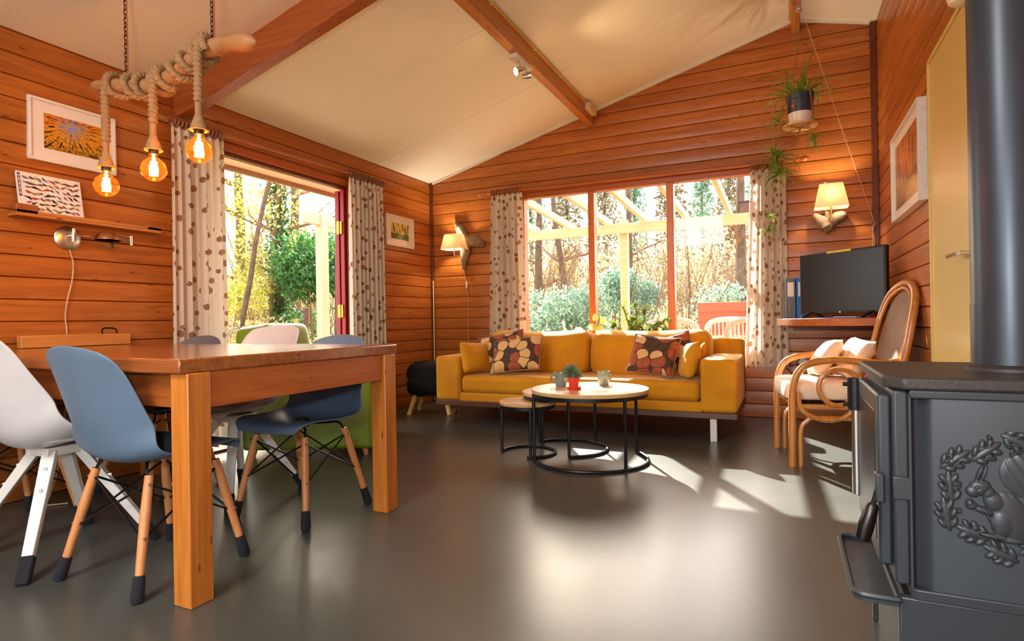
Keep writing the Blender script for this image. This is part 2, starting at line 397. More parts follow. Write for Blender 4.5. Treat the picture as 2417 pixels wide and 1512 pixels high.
def floor_mat():
    t = NT('polished_grey_concrete'); v = t.coord(); n = t.noise(v, 1.3, 5, .6, .4); n2 = t.noise(v, 22, 4, .6); n3 = t.noise(v, 160, 2)
    f = t.math('ADD', t.math('MULTIPLY', n, .7), t.math('MULTIPLY', n2, .3))
    c = t.ramp(f, (.3, srgb(66, 69, 65)), (.7, srgb(83, 86, 81)))
    c = t.mix(t.math('MULTIPLY', n3, .2), c, srgb(58, 56, 52))
    s = t.sep(v); wob = t.math('ADD', t.math('ADD', s[1], 2.86), t.math('MULTIPLY', t.math('SUBTRACT', t.noise(t.comb(s[0], 0, 0), 3.5, 4), .5), .16))
    on_ = t.math('MULTIPLY', t.math('GREATER_THAN', s[0], 2.7), t.math('LESS_THAN', s[0], 3.6))
    c = t.mix(t.math('MULTIPLY', t.math('MULTIPLY', t.math('LESS_THAN', t.math('ABSOLUTE', wob), .0016), on_), .5), c, srgb(44, 40, 34))
    sp_ = t.voro(v, 34).outputs['Distance']; c = t.mix(t.math('MULTIPLY', t.math('LESS_THAN', sp_, .07), .35), c, srgb(40, 38, 34))
    t.b.inputs['Specular Tint'].default_value = (.93, .97, .88, 1)
    t.set(col=c, rough=t.ramp(n, (.3, (.285,) * 3), (.7, (.32,) * 3)), spec=.95); return t.m
MT['floor'] = floor_mat()
def ceil_mat():
    t = NT('cream_plaster_ceiling'); v = t.coord(); n = t.noise(v, 46, 4, .7)
    t.set(col=t.ramp(n, (.2, srgb(224, 224, 210)), (.8, srgb(234, 234, 222))), rough=.8, spec=.25); t.bump(n, .25, .004); return t.m
MT['ceiling'] = ceil_mat()
def curtain_mat():
    t = NT('cream_curtain_acorn_print'); v = t.coord('UV'); sx = t.sep(v)
    uv = t.comb(t.math('MULTIPLY', sx[0], 1.0), sx[1], 0)
    vo = t.voro(uv, 1.0, 'F1', .8, '2D'); d = vo.outputs['Distance']; cc = vo.outputs['Color']
    wob = t.noise(uv, 7, 3, .7); rad = t.math('ADD', .20, t.math('MULTIPLY', t.math('SUBTRACT', t.sep(cc)[1], .5), .12))
    m = t.math('LESS_THAN', t.math('ADD', d, t.math('MULTIPLY', t.math('SUBTRACT', wob, .5), .22)), rad)
    scales = t.voro(uv, 9, 'DISTANCE_TO_EDGE', 1, '2D').outputs['Distance']
    ink = t.mix(t.math('GREATER_THAN', scales, .06), srgb(172, 132, 100), t.mix(t.sep(cc)[0], srgb(92, 50, 36), srgb(150, 84, 46)))
    weave = t.noise(t.coord('UV', (60, 60, 1)), 1, 2)
    base = t.ramp(weave, (.2, srgb(208, 197, 180)), (.8, srgb(226, 216, 200)))
    c = t.mix(t.math('MULTIPLY', m, .88), base, ink)
    t.set(col=c, rough=.9, spec=.1); tb = t.n('BsdfTranslucent'); t.l(c, tb.inputs[0]); ms = t.n('MixShader'); ms.inputs[0].default_value = .22
    t.l(t.b.outputs[0], ms.inputs[1]); t.l(tb.outputs[0], ms.inputs[2]); t.l(ms.outputs[0], t.out.inputs[0]); return t.m
MT['curtain'] = curtain_mat()
def log_mat(seed, sc=4.2):
    t = NT('log_end_print'); v = t.coord('UV', (1, 1, 1), loc=(seed, seed * .7, 0))
    nn = t.n('TexNoise'); t.l(v, nn.inputs['Vector']); nn.inputs['Scale'].default_value = 4
    va = t.n('VectorMath', operation='MULTIPLY_ADD'); t.l(nn.outputs[1], va.inputs[0]); va.inputs[1].default_value = (.07, .07, 0); t.l(v, va.inputs[2])
    e = t.voro(va.outputs[0], sc, 'DISTANCE_TO_EDGE', .85, '2D'); f = t.voro(va.outputs[0], sc, 'F1', .85, '2D')
    rnd = t.sep(f.outputs['Color']); ring = t.math('SINE', t.math('MULTIPLY', f.outputs['Distance'], 70))
    beige = t.mix(t.math('MULTIPLY', t.math('ADD', ring, 1), .12), srgb(222, 178, 116), srgb(176, 126, 70))
    rust = t.mix(t.noise(v, 16, 3), srgb(120, 52, 34), srgb(190, 104, 70))
    c = t.mix(t.math('GREATER_THAN', rnd[0], .70), beige, rust)
    edge = t.math('MULTIPLY', t.math('GREATER_THAN', e.outputs['Distance'], .03), t.math('LESS_THAN', f.outputs['Distance'], t.math('ADD', .43, t.math('MULTIPLY', rnd[1], .16))))
    c = t.mix(edge, t.mix(t.noise(v, 20, 2), srgb(40, 26, 20), srgb(104, 78, 62)), c)
    t.set(col=c, rough=.8, spec=.2); return t.m
MT['logs_a'] = log_mat(.13); MT['logs_b'] = log_mat(3.4); MT['logs_c'] = log_mat(7.7); MT['logs_d'] = log_mat(11.2)
MT['piping'] = plain('grey_brown_piping', srgb(140, 110, 92), .8, 0, .2, 60)
def cane_weave():
    t = NT('woven_cane'); v = t.coord('UV', (1, 1, 1)); s = t.sep(v)
    a = t.math('SINE', t.math('MULTIPLY', s[0], 170)); b = t.math('SINE', t.math('MULTIPLY', s[1], 300))
    n = t.noise(t.coord('UV', (40, 6, 1)), 1, 3)
    c = t.mix(t.math('MULTIPLY', t.math('ADD', t.math('MULTIPLY', a, b), 1), .4), t.ramp(n, (.3, srgb(112, 74, 32)), (.7, srgb(156, 110, 54))), srgb(66, 42, 18))
    t.set(col=c, rough=.6); t.bump(t.math('MULTIPLY', a, b), .4, .003); return t.m
MT['cane_weave'] = cane_weave()
def stripe():
    t = NT('cream_striped_pillow'); v = t.coord('UV'); s = t.sep(v)
    k = t.math('GREATER_THAN', t.math('SINE', t.math('MULTIPLY', s[0], 26)), .72)
    t.set(col=t.mix(t.math('MULTIPLY', k, .5), srgb(224, 196, 168), srgb(168, 140, 116)), rough=.9); t.bump(t.noise(v, 60, 2), .2, .003); return t.m
MT['stripe'] = stripe()
def pic_canopy():
    """looking straight up between autumn trees: trunks converge on a patch of blue"""
    t = NT('autumn_canopy_print'); v = t.coord('UV'); s = t.sep(v)
    dx = t.math('SUBTRACT', s[0], .46); dy = t.math('MULTIPLY', t.math('SUBTRACT', s[1], .74), .72)
    ang = t.math('ARCTAN2', dy, dx); rad = t.math('SQRT', t.math('ADD', t.math('MULTIPLY', dx, dx), t.math('MULTIPLY', dy, dy)))
    pv = t.comb(t.math('MULTIPLY', ang, 9), t.math('MULTIPLY', rad, 3), 0)
    n = t.noise(pv, 1.3, 3); n2 = t.noise(v, 16, 5, .75)
    leaf = t.ramp(t.math('ADD', n2, t.math('MULTIPLY', t.math('SUBTRACT', .35, s[1]), .25)), (.3, srgb(206, 104, 20)), (.48, srgb(226, 160, 40)), (.62, srgb(120, 92, 22)), (.75, srgb(62, 40, 14)))
    skyc = t.ramp(t.math('ADD', rad, t.math('MULTIPLY', t.math('SUBTRACT', n2, .5), .9)), (.05, srgb(96, 150, 226)), (.22, srgb(70, 120, 200)))
    c = t.mix(t.math('LESS_THAN', t.math('ADD', rad, t.math('MULTIPLY', t.math('SUBTRACT', n2, .5), 2.2)), .10), leaf, skyc)
    tr = t.math('LESS_THAN', n, .42)
    c = t.mix(t.math('MULTIPLY', tr, t.math('GREATER_THAN', rad, .12)), c, srgb(44, 30, 14))
    t.set(col=c, rough=.3); return t.m
MT['canopy'] = pic_canopy()
def pic_woods(name, dark, mid, light, warm):
    t = NT(name); v = t.coord('UV'); s = t.sep(v); n = t.noise(t.coord('UV', (12, 1.1, 1)), 1, 2); n2 = t.noise(v, 18, 4, .7)
    top = t.ramp(n2, (.3, mid), (.6, light)); gr = t.ramp(n2, (.3, dark), (.7, warm))
    c = t.mix(t.math('LESS_THAN', t.math('ADD', s[1], t.math('MULTIPLY', n2, .15)), .42), top, gr)
    c = t.mix(t.math('MULTIPLY', t.math('LESS_THAN', n, .46), t.math('GREATER_THAN', s[1], .3)), c, dark)
    t.set(col=c, rough=.3); return t.m
MT['woods'] = pic_woods('green_beech_wood_print', srgb(40, 40, 16), srgb(150, 150, 30), srgb(236, 220, 110), srgb(96, 130, 34))
MT['path'] = pic_woods('brown_wood_print', srgb(60, 28, 14), srgb(130, 66, 26), srgb(196, 110, 50), srgb(150, 76, 30))
# ------------------------------------------------------------------ the room
SL = .266; EAVE = 2.39; RX = 3.63; RZ = EAVE + SL * RX; XR = 4.21; YB = -7.5
ROW = .1135
def rects(a0, a1, z0, z1, op):
    if not op: return [(a0, a1, z0, z1)]
    b0, b1, y0, y1 = op; out = [(a0, b0, z0, z1), (b1, a1, z0, z1), (b0, b1, y1, z1)]
    if y0 > z0 + 1e-6: out.append((b0, b1, z0, y0))
    return out
def wall(name, axis, plane, inward, a0, a1, z1, mat, op=None, cuts=(), th=-.14):
    m = MB(); P = (lambda a, d, z: (a, plane + inward * d, z)) if axis == 'x' else (lambda a, d, z: (plane + inward * d, a, z))
    for q0, q1, z0, zt in rects(a0, a1, 0, z1, op):
        zs = {z0, zt}
        for k in range(-1, int(zt / ROW) + 2):
            for t in (0, .016, .04, .16, .32, .5, .68, .84, .96, .984):
                z = (k + t) * ROW
                if z0 < z < zt: zs.add(z)
        zs = sorted(zs)
        def dep(z):
            t = (z / ROW) % 1; t = min(t, 1 - t) * 2
            return -.013 * (1 - min(1, t / .08)) - .0034 * (1 - t) ** 2
        na = 2
        vs = [P(q0 + (q1 - q0) * i / na, dep(z), z) for z in zs for i in range(na + 1)]
        m.add(vs, [(j * (na + 1) + i, j * (na + 1) + i + 1, (j + 1) * (na + 1) + i + 1, (j + 1) * (na + 1) + i) for j in range(len(zs) - 1) for i in range(na)])
        m.add([P(q0, th, z0), P(q1, th, z0), P(q1, th, zt), P(q0, th, zt)], [(0, 1, 2, 3)])
        for (p, q) in (((q0, z0), (q1, z0)), ((q1, z0), (q1, zt)), ((q1, zt), (q0, zt)), ((q0, zt), (q0, z0))):
            m.add([P(p[0], -.014, p[1]), P(q[0], -.014, q[1]), P(q[0], th, q[1]), P(p[0], th, p[1])], [(0, 1, 2, 3)])
    o = m.build(name, mat, ang=50)
    if cuts:
        bm = bmesh.new(); bm.from_mesh(o.data)
        for co, no in cuts: bmesh.ops.bisect_plane(bm, geom=bm.verts[:] + bm.edges[:] + bm.faces[:], plane_co=co, plane_no=no, clear_outer=True)
        bm.to_mesh(o.data); bm.free()
    return struct(o)
SLN = Vector((-SL, 0, 1)).normalized(); SRN = Vector((SL, 0, 1)).normalized()
cuts = [((0, 0, EAVE + .02), SLN), ((RX, 0, RZ + .02), SRN)]
wall('wall_left', 'y', 0, 1, YB, 0, EAVE + .02, MT['wall_y'], (-2.86, -1.36, 0, 2.085), th=-.055)
wall('wall_far', 'x', 0, -1, 0, XR + .01, 3.5, MT['wall_x'], (1.06, 3.36, .45, 2.165), cuts)
wall('wall_right', 'y', XR, -1, YB, .02, 3.22, MT['wall_y'])
wall('wall_back', 'x', YB, 1, 0, XR, 3.5, MT['wall_x'], (.5, 3.9, .05, 2.15), cuts)  # wide opening added behind the camera to let in fill daylight
struct(MB().box((-.14, YB - .14, -.16), (XR + .14, .14, 0)).build('floor', MT['floor'], smooth=False))
m = MB(); xz = lambda v: Vector((v.x, v.z, v.y))
m.prism([(-.55, EAVE - SL * .55), (RX, RZ), (RX, RZ + .16), (-.55, EAVE - SL * .55 + .16)], YB - .3, .3, xz)
m.prism([(RX, RZ), (4.6, RZ - SL * (4.6 - RX)), (4.6, RZ - SL * (4.6 - RX) + .16), (RX, RZ + .16)], YB - .3, .3, xz)
struct(m.build('ceiling', MT['ceiling'], smooth=False))
# seams between the ceiling panels and the thin white bead along the gable
m = MB()
for y in (-.95, -1.95): m.prism([(.02, EAVE + SL * .02 - .003), (RX - .05, RZ - SL * .05 - .003), (RX - .05, RZ - SL * .05 + .002), (.02, EAVE + SL * .02 + .002)], y - .008, y + .008, xz)
struct(m.build('trim_1', MT['ceiling'], smooth=False))
m = MB(); m.prism([(.03, EAVE + SL * .03 - .022), (RX, RZ - .022), (RX, RZ), (.03, EAVE + SL * .03)], -.022, 0, xz)
m.prism([(RX, RZ - .022), (XR, RZ - SL * (XR - RX) - .022), (XR, RZ - SL * (XR - RX)), (RX, RZ)], -.022, 0, xz)
struct(m.build('trim_2', MT['white_paint'], smooth=False))
# roof timbers: rafter across the room, purlin, ridge
m = MB(); m.prism([(0, EAVE - .195), (RX, RZ - .195), (RX, RZ + .02), (0, EAVE + .02)], -3.0, -2.915, xz)
struct(m.build('trim_3', MT['beam_x'], bevel=.004))
struct(MB().box((1.805, -2.915, 2.735), (1.875, 0, 2.91)).build('trim_4', MT['beam_y'], bevel=.004))
struct(MB().box((3.60, YB, 3.245), (3.665, 0, 3.36)).build('trim_5', MT['beam_y'], bevel=.004))
# corner posts
struct(MB().box((0, -.028, 0), (.03, 0, EAVE)).build('trim_6', MT['dark_trim'], bevel=.004))
struct(MB().box((XR - .045, -.035, 0), (XR, 0, 3.2)).build('trim_7', MT['dark_trim'], bevel=.004))
struct(MB().box((.030, -.040, .02), (.040, -.028, 1.32)).build('trim_8', MT['cream_fit'], bevel=.002))   # thin pale cable strip in the corner
# boards over the window and over the garden door
struct(MB().box((1.0, -.022, 2.165), (3.42, 0, 2.215)).build('trim_9', MT['frame_wood_x'], bevel=.004))
struct(MB().box((-.02, -2.9, 2.085), (.02, -1.32, 2.135)).build('trim_10', wood('door_head_board', srgb(140, 62, 18), srgb(184, 92, 32), 'y', .4), bevel=.004))

# window with three panes
w = thing('window_1', '', 'window', (0, 0, 0)); del w['label']; del w['category']; struct(w)
m = MB(); m.box((1.06, -.005, .45), (1.12, .09, 2.165)); m.box((3.30, -.005, .45), (3.36, .09, 2.165)); m.box((1.06, -.005, .45), (3.36, .09, .51))
m.build('window_frame', MT['frame_wood'], w, bevel=.005)
MB().box((1.06, -.003, 2.108), (3.36, .09, 2.165)).build('window_head', MT['frame_wood_x'], w, bevel=.005)
for x0, x1 in ((1.797, 1.859), (2.545, 2.610)): MB().box((x0, -.012, .51), (x1, .09, 2.108)).build('mullion', MT['frame_wood'], w, bevel=.006)
for x0, x1 in ((1.12, 1.797), (1.859, 2.545), (2.610, 3.30)): MB().box((x0, .052, .51), (x1, .056, 2.108)).build('window_pane', MT['glass'], w, smooth=False)
MB().box((1.15, -.215, .415), (3.17, .0, .45)).build('window_sill', MT['frame_wood_x'], w, bevel=.006)
w2 = MB().box((.5, YB - .10, .05), (3.9, YB - .06, .10)).box((.5, YB - .10, 2.10), (3.9, YB - .06, 2.15)).box((1.6, YB - .1, .1), (1.66, YB - .06, 2.1)).box((2.74, YB - .1, .1), (2.80, YB - .06, 2.1)).build('window_fill', MT['frame_wood']); struct(w2)  # unseen rear glazing bars in the opening added for fill daylight
# garden door: red jamb, two folded leaves seen edge on, brass hinges, threshold
d = thing('door_1', '', 'door'); del d['label']; del d['category']; struct(d)
m = MB(); m.box((-.055, -1.40, 0), (-.012, -1.36, 2.085)); m.box((-.055, -2.86, 0), (-.012, -2.82, 2.085)); m.build('door_frame', MT['red_paint'], d, bevel=.004)
MB().box((-.06, -2.82, 2.06), (-.004, -1.40, 2.085)).build('door_head', MT['dark_trim'], d, bevel=.003)
MB().box((-.108, -1.408, .03), (-.062, -.62, 2.05)).build('door_leaf', MT['red_paint'], d, bevel=.004)
MB().box((-.108, -3.6, .03), (-.062, -2.812, 2.05)).build('door_leaf', MT['red_paint'], d, bevel=.004)
for z in (1.72, .98, .3):
    h = MB(); h.box((-.088, -1.412, z - .055), (-.03, -1.398, z + .055)); h.cyl((-.058, -1.414, z - .06), (-.058, -1.414, z + .06), .008, n=10)
    h.build('hinge', MT['brass'], d)
MB().box((-.12, -2.86, -.02), (.0, -1.36, .018)).build('threshold', MT['dark_trim'], d)
# inner casing of the garden door
struct(MB().box((-.004, -1.375, 0), (.012, -1.325, 2.085)).build('trim_11', MT['dark_trim'], bevel=.003))
# cream door in the right wall
d2 = thing('door_2', '', 'door'); del d2['label']; del d2['category']; struct(d2)
m = MB(); m.box((XR - .012, -2.80, 0), (XR + .02, -1.92, 2.12)); m.build('door_leaf', MT['cream_door'], d2, bevel=.006)
m = MB(); m.box((XR - .02, -1.925, 0), (XR + .005, -1.905, 2.135)); m.box((XR - .02, -2.82, 2.12), (XR + .005, -1.905, 2.14)); m.build('door_frame', MT['cream_door'], d2, bevel=.003)
m = MB(); m.cyl((XR - .012, -2.60, 1.11), (XR - .06, -2.60, 1.11), .009, n=10); m.cyl((XR - .055, -2.61, 1.11), (XR - .055, -2.45, 1.11), .009, n=10)
m.build('door_handle', MT['chrome'], d2)

# ------------------------------------------------------------------ outdoors
gm = MB(); random.seed(3)
gm.grid(lambda u, v: (-40 + 80 * u, -20 + 80 * v, -.22 + .9 * max(0, (v * 80 - 28) / 60) + .03 * math.sin(u * 90) * math.cos(v * 70)), 60, 60)
struct(gm.build('ground', MT['ground']))
struct(MB().box((-2.6, .14, -.12), (6.5, 2.6, -.04)).box((-2.6, -6, -.12), (-.14, .14, -.04)).build('terrace_floor', MT['deck'], smooth=False))
struct(MB().box((-.5, YB, 2.155), (-.14, .3, 2.175)).build('soffit', MT['white_soffit'], smooth=False))
m = MB()
for a in range(-7, 1): m.box((-.53, a - .5, 2.115), (-.5, a + .496, 2.27))
struct(m.build('eaves_board', MT['grey_fascia'], smooth=False))
t = thing('pergola', 'pale larch pergola of posts, beam and rafters over the terrace outside the window', 'pergola', (0, 2.0, -.04))
def at(p): return (p[0], p[1] - 2.0, p[2] + .04)
for x in (-1.6, 1.645, 4.6):
    MB().box(at((x - .05, 1.95, -.04)), at((x + .05, 2.05, 2.14))).build('post', MT['pergola'], t, bevel=.006)
MB().box(at((-1.9, 1.90, 1.96)), at((5.0, 1.95, 2.085))).build('beam', MT['pergola'], t, bevel=.005)
for x in (.35, .88, 1.41, 1.9, 2.4, 2.92, 3.5):
    MB().bar(at((x, .15, 2.235)), at((x, 2.25, 2.135)), .05, .085).build('rafter', MT['pergola'], t, bevel=.004)
MB().box(at((-1.9, 1.96, .585)), at((2.62, 1.99, .70))).build('rail', MT['pergola'], t, bevel=.004)
def V(px, tt):
    k = (px - 1208.5) / 1387.34
    return (CAM.x + (math.cos(YAW) * k - math.sin(YAW)) * tt, CAM.y + (math.sin(YAW) * k + math.cos(YAW)) * tt)
t = thing('garden_gate_frame', 'pale timber post and lintel standing outside the garden door', 'post', (*V(763, 7.2), -.12))
MB().box((-.055, -.055, 0), (.055, .055, 2.34)).build('post', MT['pergola'], t, bevel=.006)
MB().box((-.03, -.30, 2.19), (.03, .55, 2.32)).build('lintel', MT['pergola'], t, bevel=.006)
t = thing('garden_rail', 'low pale timber rail outside the garden door behind the dining table', 'rail', (*V(740, 6.6), -.12))
MB().box((-.9, -.025, .62), (1.1, .025, .78)).build('board', MT['pergola'], t, bevel=.005)
for x in (-.8, 1.0): MB().box((x - .04, .0, 0), (x + .04, .07, .74)).build('post', MT['pergola'], t, bevel=.005)
# red-brown plank screen beyond the terrace
t = thing('plank_screen', 'red-brown overlapping plank screen beyond the terrace chairs', 'fence', (2.95, 3.1, -.14))
m = MB()
for k in range(9): m.bar((-.55, -.024, .065 + k * .135), (1.6, -.024, .065 + k * .135), .022, .142); m.bar((-.55, -.036, .012 + k * .135), (1.6, -.036, .012 + k * .135), .016, .03)
m.build('plank_panel', MT['red_fence'], t, bevel=.006)
for x in (-.5, .5, 1.5): MB().box((x - .04, .01, 0), (x + .04, .09, 1.18)).build('post', MT['red_fence'], t, bevel=.006)
# bird table with a felted roof
t = thing('bird_table', 'small bird table with dark pitched roof in front of the red plank screen', 'bird table', (3.16, 2.85, -.14))
MB().box((-.03, -.03, 0), (.03, .03, .88)).build('post', MT['pergola'], t, bevel=.004)
m = MB(); m.box((-.13, -.1, .86), (.13, .1, .88)); m.box((-.1, -.08, .88), (.1, .08, .98)); m.build('box', MT['plinth'], t, bevel=.003)
m = MB(); m.bar((-.2, 0, .955), (.005, 0, 1.075), .26, .018, side=(0, 1, 0)); m.bar((.2, 0, .955), (-.005, 0, 1.075), .26, .018, side=(0, 1, 0)); m.build('roof', MT['tile_roof'], t)
# nest box on the thick trunk
# grey rattan terrace chairs
def rattan_chair(label, loc, rz):
    t = thing('terrace_chair', label, 'chair', loc, rz, 'grey rattan chairs on the terrace')
    loop = catmull([(-.27, .22, .40), (-.28, .25, .66), (-.24, .27, .84), (0, .29, .885), (.24, .27, .84), (.28, .25, .66), (.27, .22, .40)], 6)
    MB().tube(loop, .03, 8).build('back_frame', MT['rattan_grey'], t)
    m = MB()
    for k in range(11):
        x = -.225 + k * .045; m.tube([(x, .24, .44), (x, .265, .68), (x * .98, .278, .87 - abs(x) * .12)], .0075, 5)
    m.build('back_slats', MT['rattan_grey'], t); 
    MB().tube([(-.26, .25, .68), (0, .275, .69), (.26, .25, .68)], .012, 6).build('cross_rail', MT['rattan_grey'], t)
    MB().box((-.27, -.24, .39), (.27, .23, .44)).build('seat', MT['rattan_grey'], t, bevel=.02)
    for x in (-.24, .24):
        for y in (-.21, .21): MB().cyl((x, y, .40), (x * 1.08, y * 1.1, 0), .02, .016, 8).build('leg', MT['rattan_grey'], t)
    return t
c0 = rattan_chair('grey rattan terrace chair farthest right, half hidden by the window curtain', (3.27, .95, -.04), R(180))
again(c0, 'grey rattan terrace chair in the middle, its rounded top just above the sofa back', (2.98, 2.02, -.04), R(172))
again(c0, 'grey rattan terrace chair behind the jade plant and window mullion', (2.33, 1.20, -.04), R(196))

# trees and shrubs
def branch(m, p, d, L, r, depth, rnd, up=.18, leaves=None, sides=4, sp0=.5, sp1=1.1):
    pts = [Vector(p)]; dd = Vector(d).normalized(); k = 4
    for i in range(k):
        dd = (dd + Vector((rnd.uniform(-.22, .22), rnd.uniform(-.22, .22), rnd.uniform(-.1, up)))).normalized(); pts.append(pts[-1] + dd * L / k)
    m.tube(pts, [r * (1 - .6 * i / k) for i in range(k + 1)], sides if r > .02 else 3)
    if leaves is not None and depth <= 1: leaves += pts[1:]
    if depth > 0:
        for _ in range(rnd.randint(3, 4)):
            i = rnd.randint(1, k); a = rnd.uniform(0, 6.28); sp = rnd.uniform(sp0, sp1)
            branch(m, pts[i], dd + Vector((math.cos(a) * sp, math.sin(a) * sp, rnd.uniform(-.1, .4))), L * rnd.uniform(.36, .58), r * (1 - .6 * i / k) * .6, depth - 1, rnd, up, leaves, sides, sp0, sp1)
def leaf(m, p, s, rnd, flat=.0):
    a = Vector((rnd.gauss(0, 1), rnd.gauss(0, 1), rnd.gauss(0, 1) * (1 - flat))).normalized(); b = a.cross(Vector((rnd.gauss(0, 1), rnd.gauss(0, 1), rnd.gauss(0, 1)))).normalized()
    n = a.cross(b) * .15 * s; p = Vector(p)
    m.add([p, p + a * s * .5 + b * s * .22 + n, p + a * s, p + a * s * .5 - b * s * .22 + n], [(0, 1, 2, 3)])
def bare_tree(name, label, px, tt, r, h, seed, mat='bark', lean=(0, 0), group=None, z=-.2, nb=9, lf=None):
    rnd = random.Random(seed); x, y = V(px, tt)
    t = thing(name, label, 'tree', (x, y, z), 0, group)
    m = MB(); k = 8; pts = [Vector((lean[0] * (i / k) ** 1.3 * h + rnd.uniform(-.03, .03), lean[1] * (i / k) * h, h * i / k)) for i in range(k + 1)]
    m.tube(pts, [r * (1 - .55 * i / k) for i in range(k + 1)], 9); b = m; b.cur = 1; lv = []
    for _ in range(nb):
        i = rnd.randint(3, k); a = rnd.uniform(0, 6.28)
        branch(b, pts[i], (math.cos(a), math.sin(a), .4), h * rnd.uniform(.12, .22), r * .34, 2, rnd, .08, leaves=lv, sp0=.35, sp1=.85)
    b.build('trunk', [MT[mat], MT['twig']], t)
    if lf:
        q = MB()
        for p in lv:
            for _ in range(lf[1]): leaf(q, p + Vector((rnd.gauss(0, .12), rnd.gauss(0, .12), rnd.gauss(0, .12))), rnd.uniform(.05, .10), rnd)
        q.build('foliage', MT[lf[0]], t)
    return t
WG = 'bare trees in the woods outside'
bare_tree('tree', 'thick straight pine trunk outside the window beside the right curtain', 1752, 12.5, .145, 5.2, 1, nb=5)
bare_tree('tree', 'dark slender tree standing just right of the pergola post', 1487, 13.5, .10, 5.0, 2, nb=7)
bare_tree('tree', 'dark forked tree seen through the left window pane near its mullion', 1345, 14.5, .11, 5.0, 3, nb=9, lean=(-.1, 0))
bare_tree('tree', 'grey brown trunk seen through the left window pane next to the curtain', 1275, 15, .13, 5.0, 4, nb=8)
bare_tree('tree', 'bare pale trunk outside the garden door near the left curtain', 570, 12, .14, 5.2, 5, 'bark_ivy', nb=10, lf=('leaf_lime', 1))
bare_tree('tree', 'young tree with yellow-green leaves outside the garden door', 632, 10.2, .045, 5.2, 6, 'bark_ivy', (.10, 0), nb=10, lf=('leaf_lime', 2))
bare_tree('tree', 'thin tree leaning right across the left half of the garden door', 548, 9, .05, 4.6, 8, 'bark', (.22, .05), nb=8)
bare_tree('tree', 'grey trunk outside the garden door behind the ivy-clad tree', 700, 13.5, .15, 5.4, 9, nb=6)
# ivy-clad tree
t = bare_tree('tree', 'ivy-clad tree trunk in the middle of the garden door view', 662, 10.4, .10, 5.4, 7, 'bark_ivy', nb=6)
rnd = random.Random(70); m = MB()
for _ in range(3600):
    z = rnd.uniform(.1, 4.4); a = rnd.uniform(0, 6.28); q = .10 + abs(rnd.gauss(0, .055)); leaf(m, (math.cos(a) * q, math.sin(a) * q, z), rnd.uniform(.05, .10), rnd)
m.build('ivy', MT['leaf_ivy'], t)
# thin saplings filling the wood
def sapling(seed, h):
    rnd = random.Random(seed); t = thing('sapling', 'thin bare sapling in the dense woods outside', 'tree', (0, 0, 0), 0, 'thin bare saplings of the woods')
    m = MB()
    for s in range(3):
        p = Vector((rnd.gauss(0, .1), rnd.gauss(0, .1), 0)); branch(m, p, (rnd.gauss(0, .1), rnd.gauss(0, .1), 1), h * rnd.uniform(.55, .8), .022, 3, rnd, .12, sp0=.2, sp1=.55)
    m.build('stems', MT['twig'], t); return t
protos = [sapling(s, 4.4) for s in (11, 12, 13, 14)]
rnd = random.Random(5); n = 0; placed = [tuple(o.location[:2]) for o in bpy.data.objects if o.name.split('.')[0] in ('tree', 'nest_box')] + [V(1752, 12.5)]
def free(x, y, d): return all((x - a) ** 2 + (y - b) ** 2 > d * d for a, b in placed)
for lo, hi, cnt in ((1225, 1790, 22), (515, 830, 11)):
    k = 0
    while k < cnt:
        x, y = V(rnd.uniform(lo, hi), rnd.uniform(12, 19))
        if not free(x, y, 1.05): continue
        placed.append((x, y)); o = protos[n] if n < 4 else copy_tree(protos[rnd.randint(0, 3)])
        o.location = (x, y, -.2 + max(0, (y - 8) / 60 * .9)); o.rotation_euler = (0, 0, rnd.uniform(0, 6)); s = rnd.uniform(.8, 1.12); o.scale = (s, s, s); n += 1; k += 1
def thicket(label, lo, hi, t0, t1, cnt, seed):
    rnd = random.Random(seed); m = MB(); lv = []
    for _ in range(cnt):
        x, y = V(rnd.uniform(lo, hi), rnd.uniform(t0, t1)); g = -.2 + max(0, (y - 8) / 60 * .9)
        branch(m, (x, y, g), (rnd.gauss(0, .12), rnd.gauss(0, .12), 1), rnd.uniform(1.6, 3.4), .018, 2, rnd, .2, leaves=lv)
    m.cur = 1
    for p in lv:
        if rnd.random() < .5: leaf(m, p + Vector((rnd.gauss(0, .15), rnd.gauss(0, .15), rnd.gauss(0, .15))), rnd.uniform(.10, .2), rnd)
    o = m.build('twig_thicket', [MT['twig'], MT['leaf_pale']]); tag(o, label, 'undergrowth', kind='stuff')
thicket('dense brown thicket of bare twigs closing the view through the window', 1220, 1795, 19.5, 24.5, 400, 51)
thicket('dense thicket of bare twigs beyond the garden door', 510, 830, 19.5, 24.5, 200, 52)
def shrub(label, px, tt, w, h, n, ls, mat, seed, z0=0, name='shrub', stems=True, flat=0):
    rnd = random.Random(seed); x, y = V(px, tt); t = thing(name, label, 'shrub', (x, y, -.2))
    m = MB(); blobs = [(rnd.gauss(0, w * .28), rnd.gauss(0, w * .25), z0 + rnd.uniform(.15, .85) * h, rnd.uniform(.18, .34) * w) for _ in range(11)]
    for _ in range(n):
        bx, by, bz, br = rnd.choice(blobs); d = Vector((rnd.gauss(0, 1), rnd.gauss(0, 1), rnd.gauss(0, 1))).normalized() * br * rnd.uniform(.55, 1.05)
        p = Vector((bx, by, bz)) + Vector((d.x, d.y, d.z * .8))
        if p.z > .02: leaf(m, p, ls * rnd.uniform(.6, 1.2), rnd, flat)
    m.build('foliage', MT[mat], t)
    if stems:
        s = MB()
        for bx, by, bz, br in blobs: s.tube(catmull([(bx * .15, by * .15, 0), (bx * .5, by * .5, bz * .5), (bx, by, bz)], 3), [.022, .02, .017, .015, .012, .01, .008], 4)
        s.build('stems', MT['twig'], t)
    return t
shrub('big glossy green rhododendron right of the garden door view', 752, 9.8, 2.0, 2.5, 7600, .11, 'leaf_green', 21)
